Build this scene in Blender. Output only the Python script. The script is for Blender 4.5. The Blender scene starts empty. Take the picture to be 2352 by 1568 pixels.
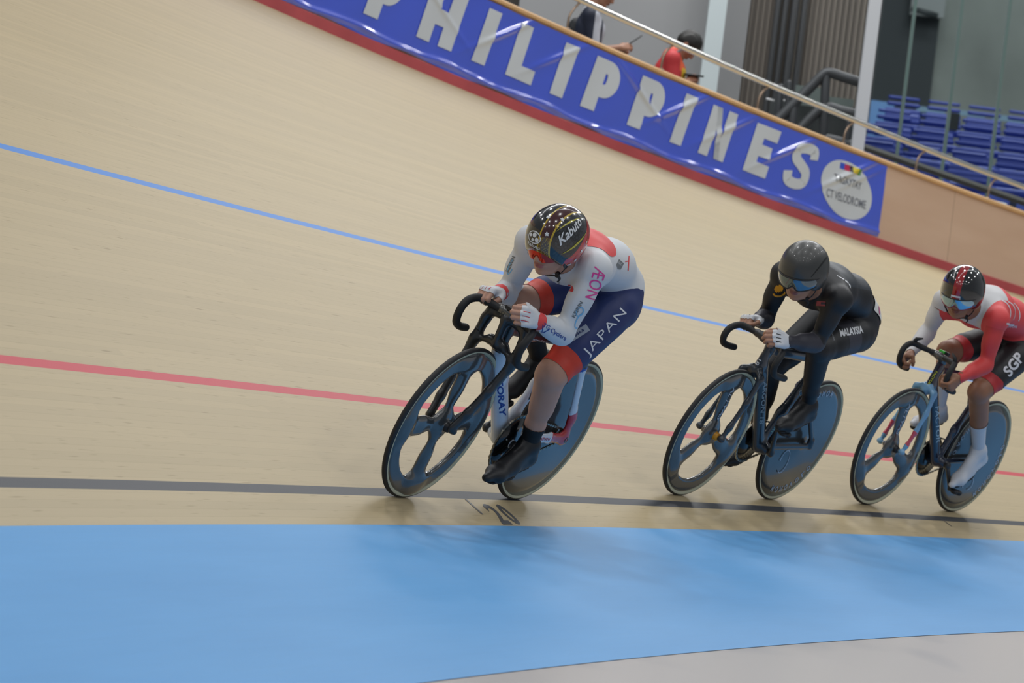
import bpy, bmesh, math, random
import numpy as np
from mathutils import Vector, Matrix
from mathutils.bvhtree import BVHTree
random.seed(4); RNG = np.random.RandomState(7)
SC = bpy.context.scene
COL = SC.collection
PI = math.pi

# ------------------------------------------------------------------ materials
def lin(h):
    h = h.lstrip('#')
    c = [int(h[i:i+2], 16)/255 for i in (0, 2, 4)]
    return tuple((x/12.92 if x <= .04045 else ((x+.055)/1.055)**2.4) for x in c) + (1,)
MATS = {}
def mat(name, col, rough=.5, metal=0., spec=.5, coat=0., bump=0., bscale=400., bstr=.3, sub=0., vary=0., vscale=8.):
    if name in MATS: return MATS[name]
    m = bpy.data.materials.new(name); m.use_nodes = True
    nt = m.node_tree; b = nt.nodes['Principled BSDF']
    c = lin(col) if isinstance(col, str) else col
    b.inputs['Base Color'].default_value = c
    b.inputs['Roughness'].default_value = rough
    b.inputs['Metallic'].default_value = metal
    b.inputs['Specular IOR Level'].default_value = spec
    b.inputs['Coat Weight'].default_value = coat
    b.inputs['Coat Roughness'].default_value = .04
    if sub: b.inputs['Subsurface Weight'].default_value = sub; b.inputs['Subsurface Scale'].default_value = .01
    tc = nt.nodes.new('ShaderNodeTexCoord')
    if vary:
        n = nt.nodes.new('ShaderNodeTexNoise'); n.inputs['Scale'].default_value = vscale; n.inputs['Detail'].default_value = 4
        nt.links.new(tc.outputs['Object'], n.inputs['Vector'])
        r = nt.nodes.new('ShaderNodeValToRGB')
        r.color_ramp.elements[0].position = .3; r.color_ramp.elements[1].position = .7
        r.color_ramp.elements[0].color = tuple(x*(1-vary) for x in c[:3])+(1,)
        r.color_ramp.elements[1].color = tuple(min(1, x*(1+vary)) for x in c[:3])+(1,)
        nt.links.new(n.outputs['Fac'], r.inputs['Fac']); nt.links.new(r.outputs['Color'], b.inputs['Base Color'])
    if bump:
        n = nt.nodes.new('ShaderNodeTexNoise'); n.inputs['Scale'].default_value = bscale; n.inputs['Detail'].default_value = 3
        nt.links.new(tc.outputs['Object'], n.inputs['Vector'])
        bp = nt.nodes.new('ShaderNodeBump'); bp.inputs['Strength'].default_value = bstr; bp.inputs['Distance'].default_value = bump
        nt.links.new(n.outputs['Fac'], bp.inputs['Height']); nt.links.new(bp.outputs['Normal'], b.inputs['Normal'])
    MATS[name] = m
    return m

# ------------------------------------------------------------------ mesh accumulator
class Acc:
    """Collects vertices, faces and materials of ONE mesh object."""
    def __init__(s): s.v = []; s.f = []; s.m = []; s.mats = []; s.n = 0; s.sm = []; s.uv = {}
    def mi(s, m):
        if m not in s.mats: s.mats.append(m)
        return s.mats.index(m)
    def add(s, v, f, m, smooth=True):
        v = np.asarray(v, float).reshape(-1, 3)
        i = s.mi(m); s.v.append(v)
        for q in f:
            s.f.append([int(a)+s.n for a in q]); s.m.append(i); s.sm.append(smooth)
        s.n += len(v)
        return s
    def tree(s):
        V = np.concatenate(s.v); return BVHTree.FromPolygons([tuple(a) for a in V], s.f)
    def build(s, name, parent=None, M=None, auto=None):
        me = bpy.data.meshes.new(name)
        V = np.concatenate(s.v) if s.v else np.zeros((0, 3))
        me.from_pydata([tuple(a) for a in V.tolist()], [], s.f)
        for m in s.mats: me.materials.append(m)
        me.polygons.foreach_set('material_index', s.m)
        me.polygons.foreach_set('use_smooth', s.sm)
        me.update()
        if auto is not None: me.set_sharp_from_angle(angle=math.radians(auto))
        o = bpy.data.objects.new(name, me); COL.objects.link(o)
        if M is not None: o.matrix_world = M
        if parent is not None:
            o.parent = parent
        return o

def tag(o, label=None, cat=None, group=None, kind=None):
    if label: o['label'] = label
    if cat: o['category'] = cat
    if group: o['group'] = group
    if kind: o['kind'] = kind
    return o
def empty(name, M, label=None, cat=None, group=None):
    o = bpy.data.objects.new(name, None); COL.objects.link(o); o.empty_display_size = .1
    o.matrix_world = M
    return tag(o, label, cat, group)

def unit(v): v = np.asarray(v, float); return v/np.linalg.norm(v)
def spline(P, n=8, closed=False):
    """Catmull-Rom through P (any dimension)."""
    P = [np.asarray(p, float) for p in P]; out = []
    N = len(P)
    for i in range(N-1):
        p0 = P[max(i-1, 0)]; p1 = P[i]; p2 = P[i+1]; p3 = P[min(i+2, N-1)]
        for k in range(n):
            t = k/n
            out.append(.5*((2*p1)+(-p0+p2)*t+(2*p0-5*p1+4*p2-p3)*t*t+(-p0+3*p1-3*p2+p3)*t**3))
    out.append(P[-1]); return np.array(out)
def tube(P, r, seg=14, cap=True, flat=None, up=(0, 0, 1)):
    """Tube along points P; r number or list; flat=(a,b) multiplies the two cross axes."""
    P = np.asarray(P, float); N = len(P)
    R = np.broadcast_to(np.asarray(r, float), (N,)) if np.ndim(r) <= 1 else r
    T = np.gradient(P, axis=0); T /= np.linalg.norm(T, axis=1)[:, None]+1e-12
    u = np.asarray(up, float)
    if abs(T[0]@u) > .95: u = np.array([1., 0, 0]) if abs(T[0][0]) < .9 else np.array([0, 1., 0])
    a = u-T[0]*(T[0]@u); a /= np.linalg.norm(a); V = []
    fa, fb = flat or (1, 1)
    th = np.linspace(0, 2*PI, seg, endpoint=False)
    for i in range(N):
        a = a-T[i]*(T[i]@a); a /= np.linalg.norm(a); b = np.cross(T[i], a)
        V.append(P[i]+R[i]*(fa*np.cos(th)[:, None]*a+fb*np.sin(th)[:, None]*b))
    V = np.concatenate(V); F = []
    for i in range(N-1):
        for j in range(seg):
            k = (j+1) % seg; F.append([i*seg+j, i*seg+k, (i+1)*seg+k, (i+1)*seg+j])
    if cap: F.append(list(range(seg))[::-1]); F.append([(N-1)*seg+j for j in range(seg)])
    return V, F
def roundcap(P, r, n=4):
    """extend path ends so that a tube closes with a hemisphere: returns points, radii"""
    P = np.asarray(P, float); R = np.broadcast_to(np.asarray(r, float), (len(P),)).copy()
    d0 = unit(P[0]-P[1]); d1 = unit(P[-1]-P[-2]); a = np.linspace(0, PI/2*.97, n+1)[1:]
    s = [P[0]+d0*R[0]*math.sin(x) for x in a][::-1]; sr = [R[0]*math.cos(x) for x in a][::-1]
    e = [P[-1]+d1*R[-1]*math.sin(x) for x in a]; er = [R[-1]*math.cos(x) for x in a]
    return np.array(s+list(P)+e), np.array(sr+list(R)+er)
def box(c, d, R=None):
    x, y, z = np.array(d)/2
    V = np.array([[sx*x, sy*y, sz*z] for sx in (-1, 1) for sy in (-1, 1) for sz in (-1, 1)])
    if R is not None: V = V@np.asarray(R).T
    return V+np.array(c), [[0, 1, 3, 2], [4, 6, 7, 5], [0, 4, 5, 1], [2, 3, 7, 6], [0, 2, 6, 4], [1, 5, 7, 3]]
def lathe(prof, seg=96, axis='y', close=False):
    """prof: list of (radius, height); revolve about axis y"""
    V = []; n = len(prof)
    for i in range(seg):
        a = 2*PI*i/seg
        for (r, h) in prof: V.append((r*math.cos(a), h, r*math.sin(a)))
    F = []
    m = n if close else n-1
    for i in range(seg):
        j = (i+1) % seg
        for k in range(m):
            l = (k+1) % n
            F.append([i*n+k, i*n+l, j*n+l, j*n+k])
    return np.array(V), F

# ------------------------------------------------------------------ implicit surfaces
class Prim:
    """kind 'rc' round cone a-b, 'el' ellipsoid, 'pl' half space; st=(axis,scale) squashes space"""
    def __init__(s, kind, tag='', k=.01, neg=False, **kw):
        s.kind = kind; s.tag = tag; s.k = k; s.neg = neg; s.__dict__.update(kw)
        if kind == 'rc':
            s.a = np.array(s.a, float); s.b = np.array(s.b, float)
            s.S = np.eye(3); s.mul = 1.
            if kw.get('st') is not None:
                ax, sc = kw['st']; ax = unit(ax); s.S = np.eye(3)+(1/sc-1)*np.outer(ax, ax); s.mul = min(1., sc)
            s.sc = kw['st'][1] if kw.get('st') is not None else 1.
        if kind == 'el':
            s.c = np.array(s.c, float); s.r = np.array(s.r, float); s.R = np.array(kw.get('R', np.eye(3)), float)
        if kind == 'pl': s.n_ = unit(s.n)
    def bounds(s):
        if s.kind == 'rc':
            m = max(s.ra, s.rb)*max(1, s.sc)
            return np.minimum(s.a, s.b)-m, np.maximum(s.a, s.b)+m
        if s.kind == 'el':
            m = s.r.max(); return s.c-m, s.c+m
        return None
    def d(s, P):
        if s.kind == 'rc':
            a = s.a; Q = (P-a)@s.S.T; ba = s.S@(s.b-a); l2 = ba@ba+1e-12; rr = s.ra-s.rb
            a2 = l2-rr*rr
            if a2 <= 1e-10:
                return (np.linalg.norm(Q, axis=-1)-max(s.ra, s.rb))*s.mul
            il2 = 1/l2; y = Q@ba; z = y-l2
            x2 = ((Q*l2-ba*y[..., None])**2).sum(-1); y2 = y*y*l2; z2 = z*z*l2
            k = np.sign(rr)*rr*rr*x2
            d1 = np.sqrt(x2+z2)*il2-s.rb; d2 = np.sqrt(x2+y2)*il2-s.ra
            d3 = (np.sqrt(x2*a2*il2)+y*rr)*il2-s.ra
            return np.where(np.sign(z)*a2*z2 > k, d1, np.where(np.sign(y)*a2*y2 < k, d2, d3))*s.mul
        if s.kind == 'el':
            Q = (P-s.c)@s.R
            k0 = np.linalg.norm(Q/s.r, axis=-1); k1 = np.linalg.norm(Q/(s.r*s.r), axis=-1)
            return k0*(k0-1)/(k1+1e-9)
        if s.kind == 'pl': return (P-np.array(s.c))@s.n_
        if s.kind == 'bx':
            Q = (P-np.array(s.c))@np.array(s.R if getattr(s, 'R', None) is not None else np.eye(3))
            q = np.abs(Q)-(np.array(s.h)-s.rd)
            return np.linalg.norm(np.maximum(q, 0), axis=-1)+np.minimum(q.max(-1), 0)-s.rd
def RC(a, b, ra, rb=None, tag='', k=.01, st=None, neg=False): return Prim('rc', tag, k, neg, a=a, b=b, ra=ra, rb=ra if rb is None else rb, st=st)
def EL(c, r, tag='', k=.01, R=np.eye(3), neg=False): return Prim('el', tag, k, neg, c=c, r=r, R=R)
def smin(a, b, k):
    h = np.maximum(k-np.abs(a-b), 0)/k
    return np.minimum(a, b)-h*h*k*.25
def field(prims, P):
    D = np.full(P.shape[:-1], .3)
    for p in prims:
        d = p.d(P)
        D = -smin(-D, d, p.k) if p.neg else smin(D, d, p.k)
    return D
def sdf_mesh(prims, h, newton=2, pad=.02):
    pos = [p for p in prims if not p.neg and p.bounds() is not None]
    lo = np.min([p.bounds()[0] for p in pos], 0)-pad; hi = np.max([p.bounds()[1] for p in pos], 0)+pad
    n = np.ceil((hi-lo)/h).astype(int)+1
    D = np.full(n, .3, np.float32)
    ax = [lo[i]+h*np.arange(n[i]) for i in range(3)]
    for p in prims:
        bd = p.bounds() if p.kind in ('rc', 'el') else None
        if bd is None: i0 = np.zeros(3, int); i1 = n
        else:
            m = p.k+3*h+.01
            i0 = np.clip(np.floor((bd[0]-m-lo)/h).astype(int), 0, n); i1 = np.clip(np.ceil((bd[1]+m-lo)/h).astype(int)+1, 0, n)
        if np.any(i1 <= i0): continue
        G = np.stack(np.meshgrid(*[ax[i][i0[i]:i1[i]] for i in range(3)], indexing='ij'), -1)
        d = p.d(G); sl = tuple(slice(a, b) for a, b in zip(i0, i1))
        D[sl] = -smin(-D[sl], d, p.k) if p.neg else smin(D[sl], d, p.k)
    S = D < 0
    cnt = np.zeros(n-1, np.int8)
    offs = [(i, j, k) for i in (0, 1) for j in (0, 1) for k in (0, 1)]
    for o in offs: cnt += S[o[0]:n[0]-1+o[0], o[1]:n[1]-1+o[1], o[2]:n[2]-1+o[2]]
    act = np.argwhere((cnt > 0) & (cnt < 8))
    idx = -np.ones(n-1, np.int64); idx[tuple(act.T)] = np.arange(len(act))
    val = {o: D[tuple((act+o).T)] for o in offs}
    acc = np.zeros((len(act), 3)); num = np.zeros(len(act))
    for a in offs:
        for x in range(3):
            if a[x]: continue
            b = list(a); b[x] = 1; b = tuple(b)
            va, vb = val[a], val[b]; m = (va < 0) != (vb < 0)
            t = np.where(m, va/np.where(m, va-vb, 1), 0)
            p = np.zeros((len(act), 3))+np.array(a, float); p[:, x] = t
            acc[m] += p[m]; num[m] += 1
    V = lo+h*(act+acc/num[:, None])
    F = []
    for x in range(3):
        y, z = (x+1) % 3, (x+2) % 3
        sa = [slice(None)]*3; sb = [slice(None)]*3; sa[x] = slice(0, -1); sb[x] = slice(1, None)
        A, B = S[tuple(sa)], S[tuple(sb)]
        e = np.argwhere(A != B)
        e = e[(e[:, y] > 0) & (e[:, z] > 0) & (e[:, y] < n[y]-1) & (e[:, z] < n[z]-1)]
        dy = np.zeros(3, int); dy[y] = 1; dz = np.zeros(3, int); dz[z] = 1
        q = np.stack([idx[tuple((e-dy-dz).T)], idx[tuple((e-dz).T)], idx[tuple(e.T)], idx[tuple((e-dy).T)]], 1)
        fl = ~A[tuple(e.T)]
        q[fl] = q[fl][:, ::-1]
        F.append(q)
    F = np.concatenate(F)
    for it in range(newton):
        e = .0008
        d0 = field(prims, V)
        g = np.stack([field(prims, V+np.eye(3)[i]*e)-d0 for i in range(3)], -1)/e
        g2 = (g*g).sum(-1)+1e-6
        st = np.clip(d0/g2, -h, h)
        V = V-g*st[:, None]*(.9 if it else .7)
    return V, F
def vnormals(V, F):
    F = np.asarray(F)
    if F.shape[1] == 4: n = np.cross(V[F[:, 2]]-V[F[:, 0]], V[F[:, 3]]-V[F[:, 1]])
    else: n = np.cross(V[F[:, 1]]-V[F[:, 0]], V[F[:, 2]]-V[F[:, 0]])
    N = np.zeros_like(V)
    for k in range(F.shape[1]): np.add.at(N, F[:, k], n)
    return N/(np.linalg.norm(N, axis=1)[:, None]+1e-12)
def clip_tris(V, T, f):
    """part of the triangle mesh where f<0, cut exactly"""
    T = np.asarray(T); inn = f < 0; c = inn[T].sum(1)
    keep = T[c == 3].tolist(); nv = []; base = len(V); cache = {}
    def cut(a, b):
        k = (min(a, b), max(a, b))
        if k not in cache:
            t = f[k[0]]/(f[k[0]]-f[k[1]]); nv.append((k[0], k[1], t)); cache[k] = base+len(nv)-1
        return cache[k]
    for t in T[(c == 1) | (c == 2)].tolist():
        poly = []
        for i in range(3):
            a, b = t[i], t[(i+1) % 3]
            if inn[a]: poly.append(a)
            if inn[a] != inn[b]: poly.append(cut(a, b))
        keep.append(poly)
    return keep, nv
def apply_nv(A, nv):
    if not nv: return A
    i = np.array([x[0] for x in nv]); j = np.array([x[1] for x in nv]); t = np.array([x[2] for x in nv])
    t = t if A.ndim == 1 else t[:, None]
    return np.concatenate([A, A[i]*(1-t)+A[j]*t])
def extract(V, N, F, f, off=0.):
    """clip mesh (quads) to f<0, move out by off (scalar or array) along N; returns compact V,F"""
    F = np.asarray(F)
    T = np.concatenate([F[:, [0, 1, 2]], F[:, [0, 2, 3]]]) if F.shape[1] == 4 else F
    P = V+N*(off if np.isscalar(off) else off[:, None])
    keep, nv = clip_tris(V, T, f); P = apply_nv(P, nv)
    used = np.zeros(len(P), bool)
    for q in keep: used[q] = True
    mp = np.cumsum(used)-1
    return P[used], [[int(mp[a]) for a in q] for q in keep]
def tag_dist(prims, V, tags=None):
    out = {}
    for p in prims:
        if p.neg or p.kind not in ('rc', 'el'): continue
        d = p.d(V)
        out[p.tag] = np.minimum(out[p.tag], d) if p.tag in out else d
    return out

# ------------------------------------------------------------------ lettering
def glyphs(text, bold=0., shear=0., spacing=1., res=3):
    cu = bpy.data.curves.new('t', 'FONT'); cu.body = text; cu.size = 1; cu.offset = bold; cu.shear = shear
    cu.space_character = spacing; cu.resolution_u = res; cu.align_x = 'CENTER'; cu.align_y = 'CENTER'; cu.fill_mode = 'FRONT'
    o = bpy.data.objects.new('t', cu); COL.objects.link(o)
    bpy.context.view_layer.update()
    dg = bpy.context.evaluated_depsgraph_get()
    me = bpy.data.meshes.new_from_object(o.evaluated_get(dg))
    V = np.array([v.co[:2] for v in me.vertices]); F = [list(p.vertices) for p in me.polygons]
    bpy.data.objects.remove(o); bpy.data.curves.remove(cu); bpy.data.meshes.remove(me)
    V = V-(V.min(0)+V.max(0))/2
    return V, F
def refine(V, F, L):
    bm = bmesh.new()
    vs = [bm.verts.new((a[0], a[1], 0)) for a in V]
    for f in F:
        try: bm.faces.new([vs[i] for i in f])
        except ValueError: pass
    bmesh.ops.triangulate(bm, faces=bm.faces[:])
    for _ in range(7):
        E = [e for e in bm.edges if e.calc_length() > L]
        if not E: break
        bmesh.ops.subdivide_edges(bm, edges=E, cuts=1)
        bmesh.ops.triangulate(bm, faces=[f for f in bm.faces if len(f.verts) > 3])
    bm.verts.index_update()
    V = np.array([v.co[:2] for v in bm.verts]); F = [[v.index for v in f.verts] for f in bm.faces]
    bm.free(); return V, F
def disc2d(rx, ry, n=28, rot=0, c=(0, 0)):
    a = np.linspace(0, 2*PI, n, endpoint=False); x = rx*np.cos(a); y = ry*np.sin(a)
    return np.stack([c[0]+x*math.cos(rot)-y*math.sin(rot), c[1]+x*math.sin(rot)+y*math.cos(rot)], 1), [list(range(n))]
def ring2d(rx, ry, w, n=36, a0=0, a1=2*PI, rot=0, c=(0, 0)):
    a = np.linspace(a0, a1, n+1)
    A = np.stack([rx*np.cos(a), ry*np.sin(a)], 1); B = np.stack([(rx-w)*np.cos(a), (ry-w)*np.sin(a)], 1)
    R = np.array([[math.cos(rot), -math.sin(rot)], [math.sin(rot), math.cos(rot)]])
    V = np.concatenate([A, B])@R.T+np.array(c); m = n+1
    return V, [[i, i+1, m+i+1, m+i] for i in range(n)]
def flower2d(r, c=(0, 0), rot=0, n=5):
    a = np.linspace(0, 2*PI, n*8, endpoint=False); rr = r*(.42+.58*np.abs(np.cos(a*n/2))**.8)
    return np.stack([c[0]+rr*np.cos(a+rot), c[1]+rr*np.sin(a+rot)], 1), [list(range(len(a)))]
def star2d(r, c=(0, 0), rot=PI/2, n=5, q=.4):
    a = np.linspace(0, 2*PI, 2*n, endpoint=False); rr = np.where(np.arange(2*n) % 2 == 0, r, r*q)
    return np.stack([c[0]+rr*np.cos(a+rot), c[1]+rr*np.sin(a+rot)], 1), [list(range(len(a)))]
def decal(acc, tree, shape, m, O, X, Nn, size=(1, 1), off=.0012, L=.008, depth=.25, bend=None):
    """lay a flat 2D shape on the surface: O centre, X reading direction, Nn outward direction"""
    V, F = shape; V = V*np.array(size)
    if bend is not None: V = bend(V)
    V, F = refine(V, F, L)
    Nn = unit(Nn); X = np.asarray(X, float); X = unit(X-Nn*(X@Nn)); Y = np.cross(Nn, X); O = np.asarray(O, float)
    out = []; ok = []
    for (x, y) in V:
        p = O+X*x+Y*y+Nn*depth*.5
        h, n, _, _ = tree.ray_cast(Vector(p), Vector(-Nn), depth)
        if h is None: out.append(p); ok.append(False)
        else:
            n = np.array(n)
            if n@Nn < 0: n = -n
            out.append(np.array(h)+n*off*.5+Nn*off*.5); ok.append(True)
    F = [f for f in F if all(ok[i] for i in f)]
    acc.add(out, F, m)
def text(acc, tree, s, m, O, X, Nn, h, w=None, bold=0., shear=0., spacing=1., **kw):
    V, F = glyphs(s, bold, shear, spacing)
    e = V.max(0)-V.min(0)
    sy = h/e[1]; sx = (w/e[0]) if w else sy
    decal(acc, tree, (V, F), m, O, X, Nn, size=(sx, sy), **kw)
def fitglyph(s, w, h, **kw):
    V, F = glyphs(s, **kw); e = V.max(0)-V.min(0)
    return V*np.array([w/e[0], h/e[1]]), F
# ------------------------------------------------------------------ camera
CF, PITCH, ROLL, CH = 6978.2927, -0.00679, 0.12216, 0.55842
cp, sp, cr, sr = math.cos(PITCH), math.sin(PITCH), math.cos(ROLL), math.sin(ROLL)
FW = np.array([0, cp, -sp]); U0 = np.array([0, sp, cp]); R0 = np.array([1., 0, 0])
RT = R0*cr+U0*sr; UPV = U0*cr-R0*sr
cam = bpy.data.cameras.new('camera'); cam.sensor_width = 36; cam.lens = CF*36/2352; cam.clip_end = 400; cam.clip_start = .1
cam.dof.use_dof = True; cam.dof.focus_distance = 12.35; cam.dof.aperture_fstop = 5.6
co = bpy.data.objects.new('camera', cam); COL.objects.link(co); SC.camera = co
Mc = np.eye(4); Mc[:3, 0] = RT; Mc[:3, 1] = UPV; Mc[:3, 2] = -FW; Mc[:3, 3] = (0, 0, CH)
co.matrix_world = Matrix(Mc.tolist())

# ------------------------------------------------------------------ track surface
TR = dict(ya=4.242201423, D=11.917252, R=37.991109, b0=.546004846, b1=.187594272, b2=-.011394172, b3=-.00770142, x0=-.332004761, W=6.8289762, sb=2.26466)
_f = np.array([math.cos(TR['ya']), math.sin(TR['ya'])]); _l = np.array([-_f[1], _f[0]])
CEN = np.array([TR['x0'], TR['D']])+_l*TR['R']
def surf(t, s, up=0.):
    """point of the track: t metres ahead of the leader's front wheel, s metres up the banking from the black line"""
    t = np.asarray(t, float); a = t/TR['R']
    o = np.stack([-_l[0]*np.cos(a)+_l[1]*np.sin(a), -_l[0]*np.sin(a)-_l[1]*np.cos(a)], -1)
    q = np.clip(t, -30, 10)/10
    be = TR['b0']+TR['b1']*q+TR['b2']*q**2+TR['b3']*q**3
    r = TR['R']+s*np.cos(be)
    return np.concatenate([CEN+o*r[..., None], (s*np.sin(be)+up)[..., None]], -1)
def outward(t):
    a = t/TR['R']; return np.array([-_l[0]*math.cos(a)+_l[1]*math.sin(a), -_l[0]*math.sin(a)-_l[1]*math.cos(a), 0])
def ring(t, r, z):
    t = np.asarray(t, float); a = t/TR['R']
    o = np.stack([-_l[0]*np.cos(a)+_l[1]*np.sin(a), -_l[0]*np.sin(a)-_l[1]*np.cos(a)], -1)
    return np.concatenate([CEN+o*(TR['R']+r), np.full(t.shape+(1,), z)], -1)
def grid_mesh(name, rows, m, uvs=None):
    """rows: array (n,k,3)"""
    n, k = rows.shape[:2]; me = bpy.data.meshes.new(name)
    F = [[i*k+j, i*k+j+1, (i+1)*k+j+1, (i+1)*k+j] for i in range(n-1) for j in range(k-1)]
    me.from_pydata(rows.reshape(-1, 3).tolist(), [], F); me.materials.append(m)
    me.polygons.foreach_set('use_smooth', [True]*len(F))
    if uvs is not None:
        uv = me.uv_layers.new(name='UVMap'); u = uvs.reshape(-1, 2)
        uv.data.foreach_set('uv', np.concatenate([u[f] for f in F]).ravel())
    o = bpy.data.objects.new(name, me); COL.objects.link(o); return o

class NT:
    def __init__(s, name):
        s.m = bpy.data.materials.new(name); s.m.use_nodes = True; s.t = s.m.node_tree; s.b = s.t.nodes['Principled BSDF']
    def n(s, typ, **kw):
        x = s.t.nodes.new(typ)
        for k, v in kw.items(): setattr(x, k, v)
        return x
    def math(s, op, a, b=None, c=None):
        x = s.n('ShaderNodeMath', operation=op)
        for i, v in enumerate((a, b, c)):
            if v is None: continue
            if isinstance(v, (int, float)): x.inputs[i].default_value = v
            else: s.t.links.new(v, x.inputs[i])
        return x.outputs[0]
    def mix(s, f, a, b):
        x = s.n('ShaderNodeMix', data_type='RGBA')
        for i, v in ((0, f), (6, a), (7, b)):
            if isinstance(v, (tuple, float, int)): x.inputs[i].default_value = v
            else: s.t.links.new(v, x.inputs[i])
        return x.outputs[2]
    def link(s, a, b): s.t.links.new(a, b)
    def band(s, v, lo, hi):
        return s.math('MULTIPLY', s.math('GREATER_THAN', v, lo), s.math('LESS_THAN', v, hi))

def track_material():
    N = NT('pine track boards'); uv = N.n('ShaderNodeUVMap', uv_map='UVMap')
    sx = N.n('ShaderNodeSeparateXYZ'); N.link(uv.outputs[0], sx.inputs[0]); t, s = sx.outputs[0], sx.outputs[1]
    # 40 mm boards running along the track
    bi = N.math('FLOOR', N.math('MULTIPLY', s, 25.0))
    wn = N.n('ShaderNodeTexWhiteNoise', noise_dimensions='1D'); N.link(bi, wn.inputs['W'])
    off = N.math('MULTIPLY', wn.outputs['Value'], 37.0)
    seg = N.math('FLOOR', N.math('MULTIPLY', N.math('ADD', t, off), .22))
    w2 = N.n('ShaderNodeTexWhiteNoise', noise_dimensions='2D'); cb = N.n('ShaderNodeCombineXYZ'); N.link(bi, cb.inputs[0]); N.link(seg, cb.inputs[1]); N.link(cb.outputs[0], w2.inputs['Vector'])
    # grain streaks
    c3 = N.n('ShaderNodeCombineXYZ'); N.link(N.math('MULTIPLY', t, 2.2), c3.inputs[0]); N.link(N.math('MULTIPLY', s, 60.0), c3.inputs[1]); N.link(off, c3.inputs[2])
    gr = N.n('ShaderNodeTexNoise'); gr.inputs['Scale'].default_value = 1.; gr.inputs['Detail'].default_value = 5; gr.inputs['Roughness'].default_value = .65; N.link(c3.outputs[0], gr.inputs['Vector'])
    # short dark knots / streaks
    c4 = N.n('ShaderNodeCombineXYZ'); N.link(N.math('MULTIPLY', t, 7.), c4.inputs[0]); N.link(N.math('MULTIPLY', s, 110.0), c4.inputs[1])
    kn = N.n('ShaderNodeTexNoise'); kn.inputs['Scale'].default_value = 1.; kn.inputs['Detail'].default_value = 1; N.link(c4.outputs[0], kn.inputs['Vector'])
    kr = N.n('ShaderNodeValToRGB'); kr.color_ramp.elements[0].position = .66; kr.color_ramp.elements[1].position = .80
    kr.color_ramp.elements[0].color = (0, 0, 0, 1); kr.color_ramp.elements[1].color = (1, 1, 1, 1); N.link(kn.outputs['Fac'], kr.inputs['Fac'])
    # broad scuffing
    c5 = N.n('ShaderNodeCombineXYZ'); N.link(N.math('MULTIPLY', t, .5), c5.inputs[0]); N.link(N.math('MULTIPLY', s, 2.2), c5.inputs[1])
    br = N.n('ShaderNodeTexNoise'); br.inputs['Scale'].default_value = 1.; br.inputs['Detail'].default_value = 3; N.link(c5.outputs[0], br.inputs['Vector'])
    base = N.mix(w2.outputs['Value'], lin('#c1ae88'), lin('#b6a480'))
    base = N.mix(N.math('MULTIPLY', gr.outputs['Fac'], .6), base, lin('#aa9a76'))
    base = N.mix(N.math('MULTIPLY', br.outputs['Fac'], .35), base, lin('#b3a48a'))
    base = N.mix(N.math('MULTIPLY', kr.outputs['Color'], .75), base, lin('#8c7a5a'))
    fr = N.math('FRACT', N.math('MULTIPLY', s, 25.0))
    base = N.mix(N.math('MULTIPLY', N.math('LESS_THAN', fr, .06), .16), base, lin('#7d6c4e'))
    base = N.mix(N.band(s, -.025, .025), base, lin('#43454a'))
    base = N.mix(N.band(s, .625, .675), base, lin('#c6434f'))
    base = N.mix(N.band(s, TR['sb']-.025, TR['sb']+.025), base, lin('#4d87d2'))
    N.link(base, N.b.inputs['Base Color']); N.b.inputs['Roughness'].default_value = .48
    N.b.inputs['Specular IOR Level'].default_value = .22
    return N.m
tt = np.arange(-34, 12.01, .25); ss = np.concatenate([np.linspace(-.2, 1, 7), np.linspace(1.5, TR['W'], 9)])
rows = np.stack([surf(tt, np.full(tt.shape, s)) for s in ss], 1)
uvs = np.stack(np.broadcast_arrays(tt[:, None], ss[None, :]), -1)
trk = grid_mesh('floor_track', rows, track_material(), uvs)
tag(trk, 'pale pine banked cycling track with black, red and blue painted lines', kind='structure')

# sky-blue apron
def blue_material():
    N = NT('sky blue painted boards'); uv = N.n('ShaderNodeUVMap', uv_map='UVMap')
    mp = N.n('ShaderNodeMapping'); mp.inputs['Scale'].default_value = (.5, 2.5, 1); N.link(uv.outputs[0], mp.inputs[0])
    n1 = N.n('ShaderNodeTexNoise'); n1.inputs['Scale'].default_value = 1.6; n1.inputs['Detail'].default_value = 5; N.link(mp.outputs[0], n1.inputs['Vector'])
    mp2 = N.n('ShaderNodeMapping'); mp2.inputs['Scale'].default_value = (3, 60, 1); N.link(uv.outputs[0], mp2.inputs[0])
    n2 = N.n('ShaderNodeTexNoise'); n2.inputs['Scale'].default_value = 1.; n2.inputs['Detail'].default_value = 3; N.link(mp2.outputs[0], n2.inputs['Vector'])
    c = N.mix(n1.outputs['Fac'], lin('#5799d3'), lin('#66aae4'))
    c = N.mix(N.math('MULTIPLY', n2.outputs['Fac'], .25), c, lin('#588fbc'))
    N.link(c, N.b.inputs['Base Color']); N.b.inputs['Roughness'].default_value = .5; N.b.inputs['Specular IOR Level'].default_value = .25
    return N.m
ZF = -.34; RE = -1.68
be0 = surf(tt, np.full(tt.shape, -.2))
rr = []
for k in range(7):
    w = k/6; e = ring(tt, RE, ZF); rr.append(be0*(1-w)+e*w)
rows = np.stack(rr[::-1], 1); uvs = np.stack(np.broadcast_arrays(tt[:, None], np.linspace(0, 1.5, 7)[None, :]), -1)
tag(grid_mesh('floor_apron', rows, blue_material(), uvs), 'sky blue painted apron below the black line', kind='structure')
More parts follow.
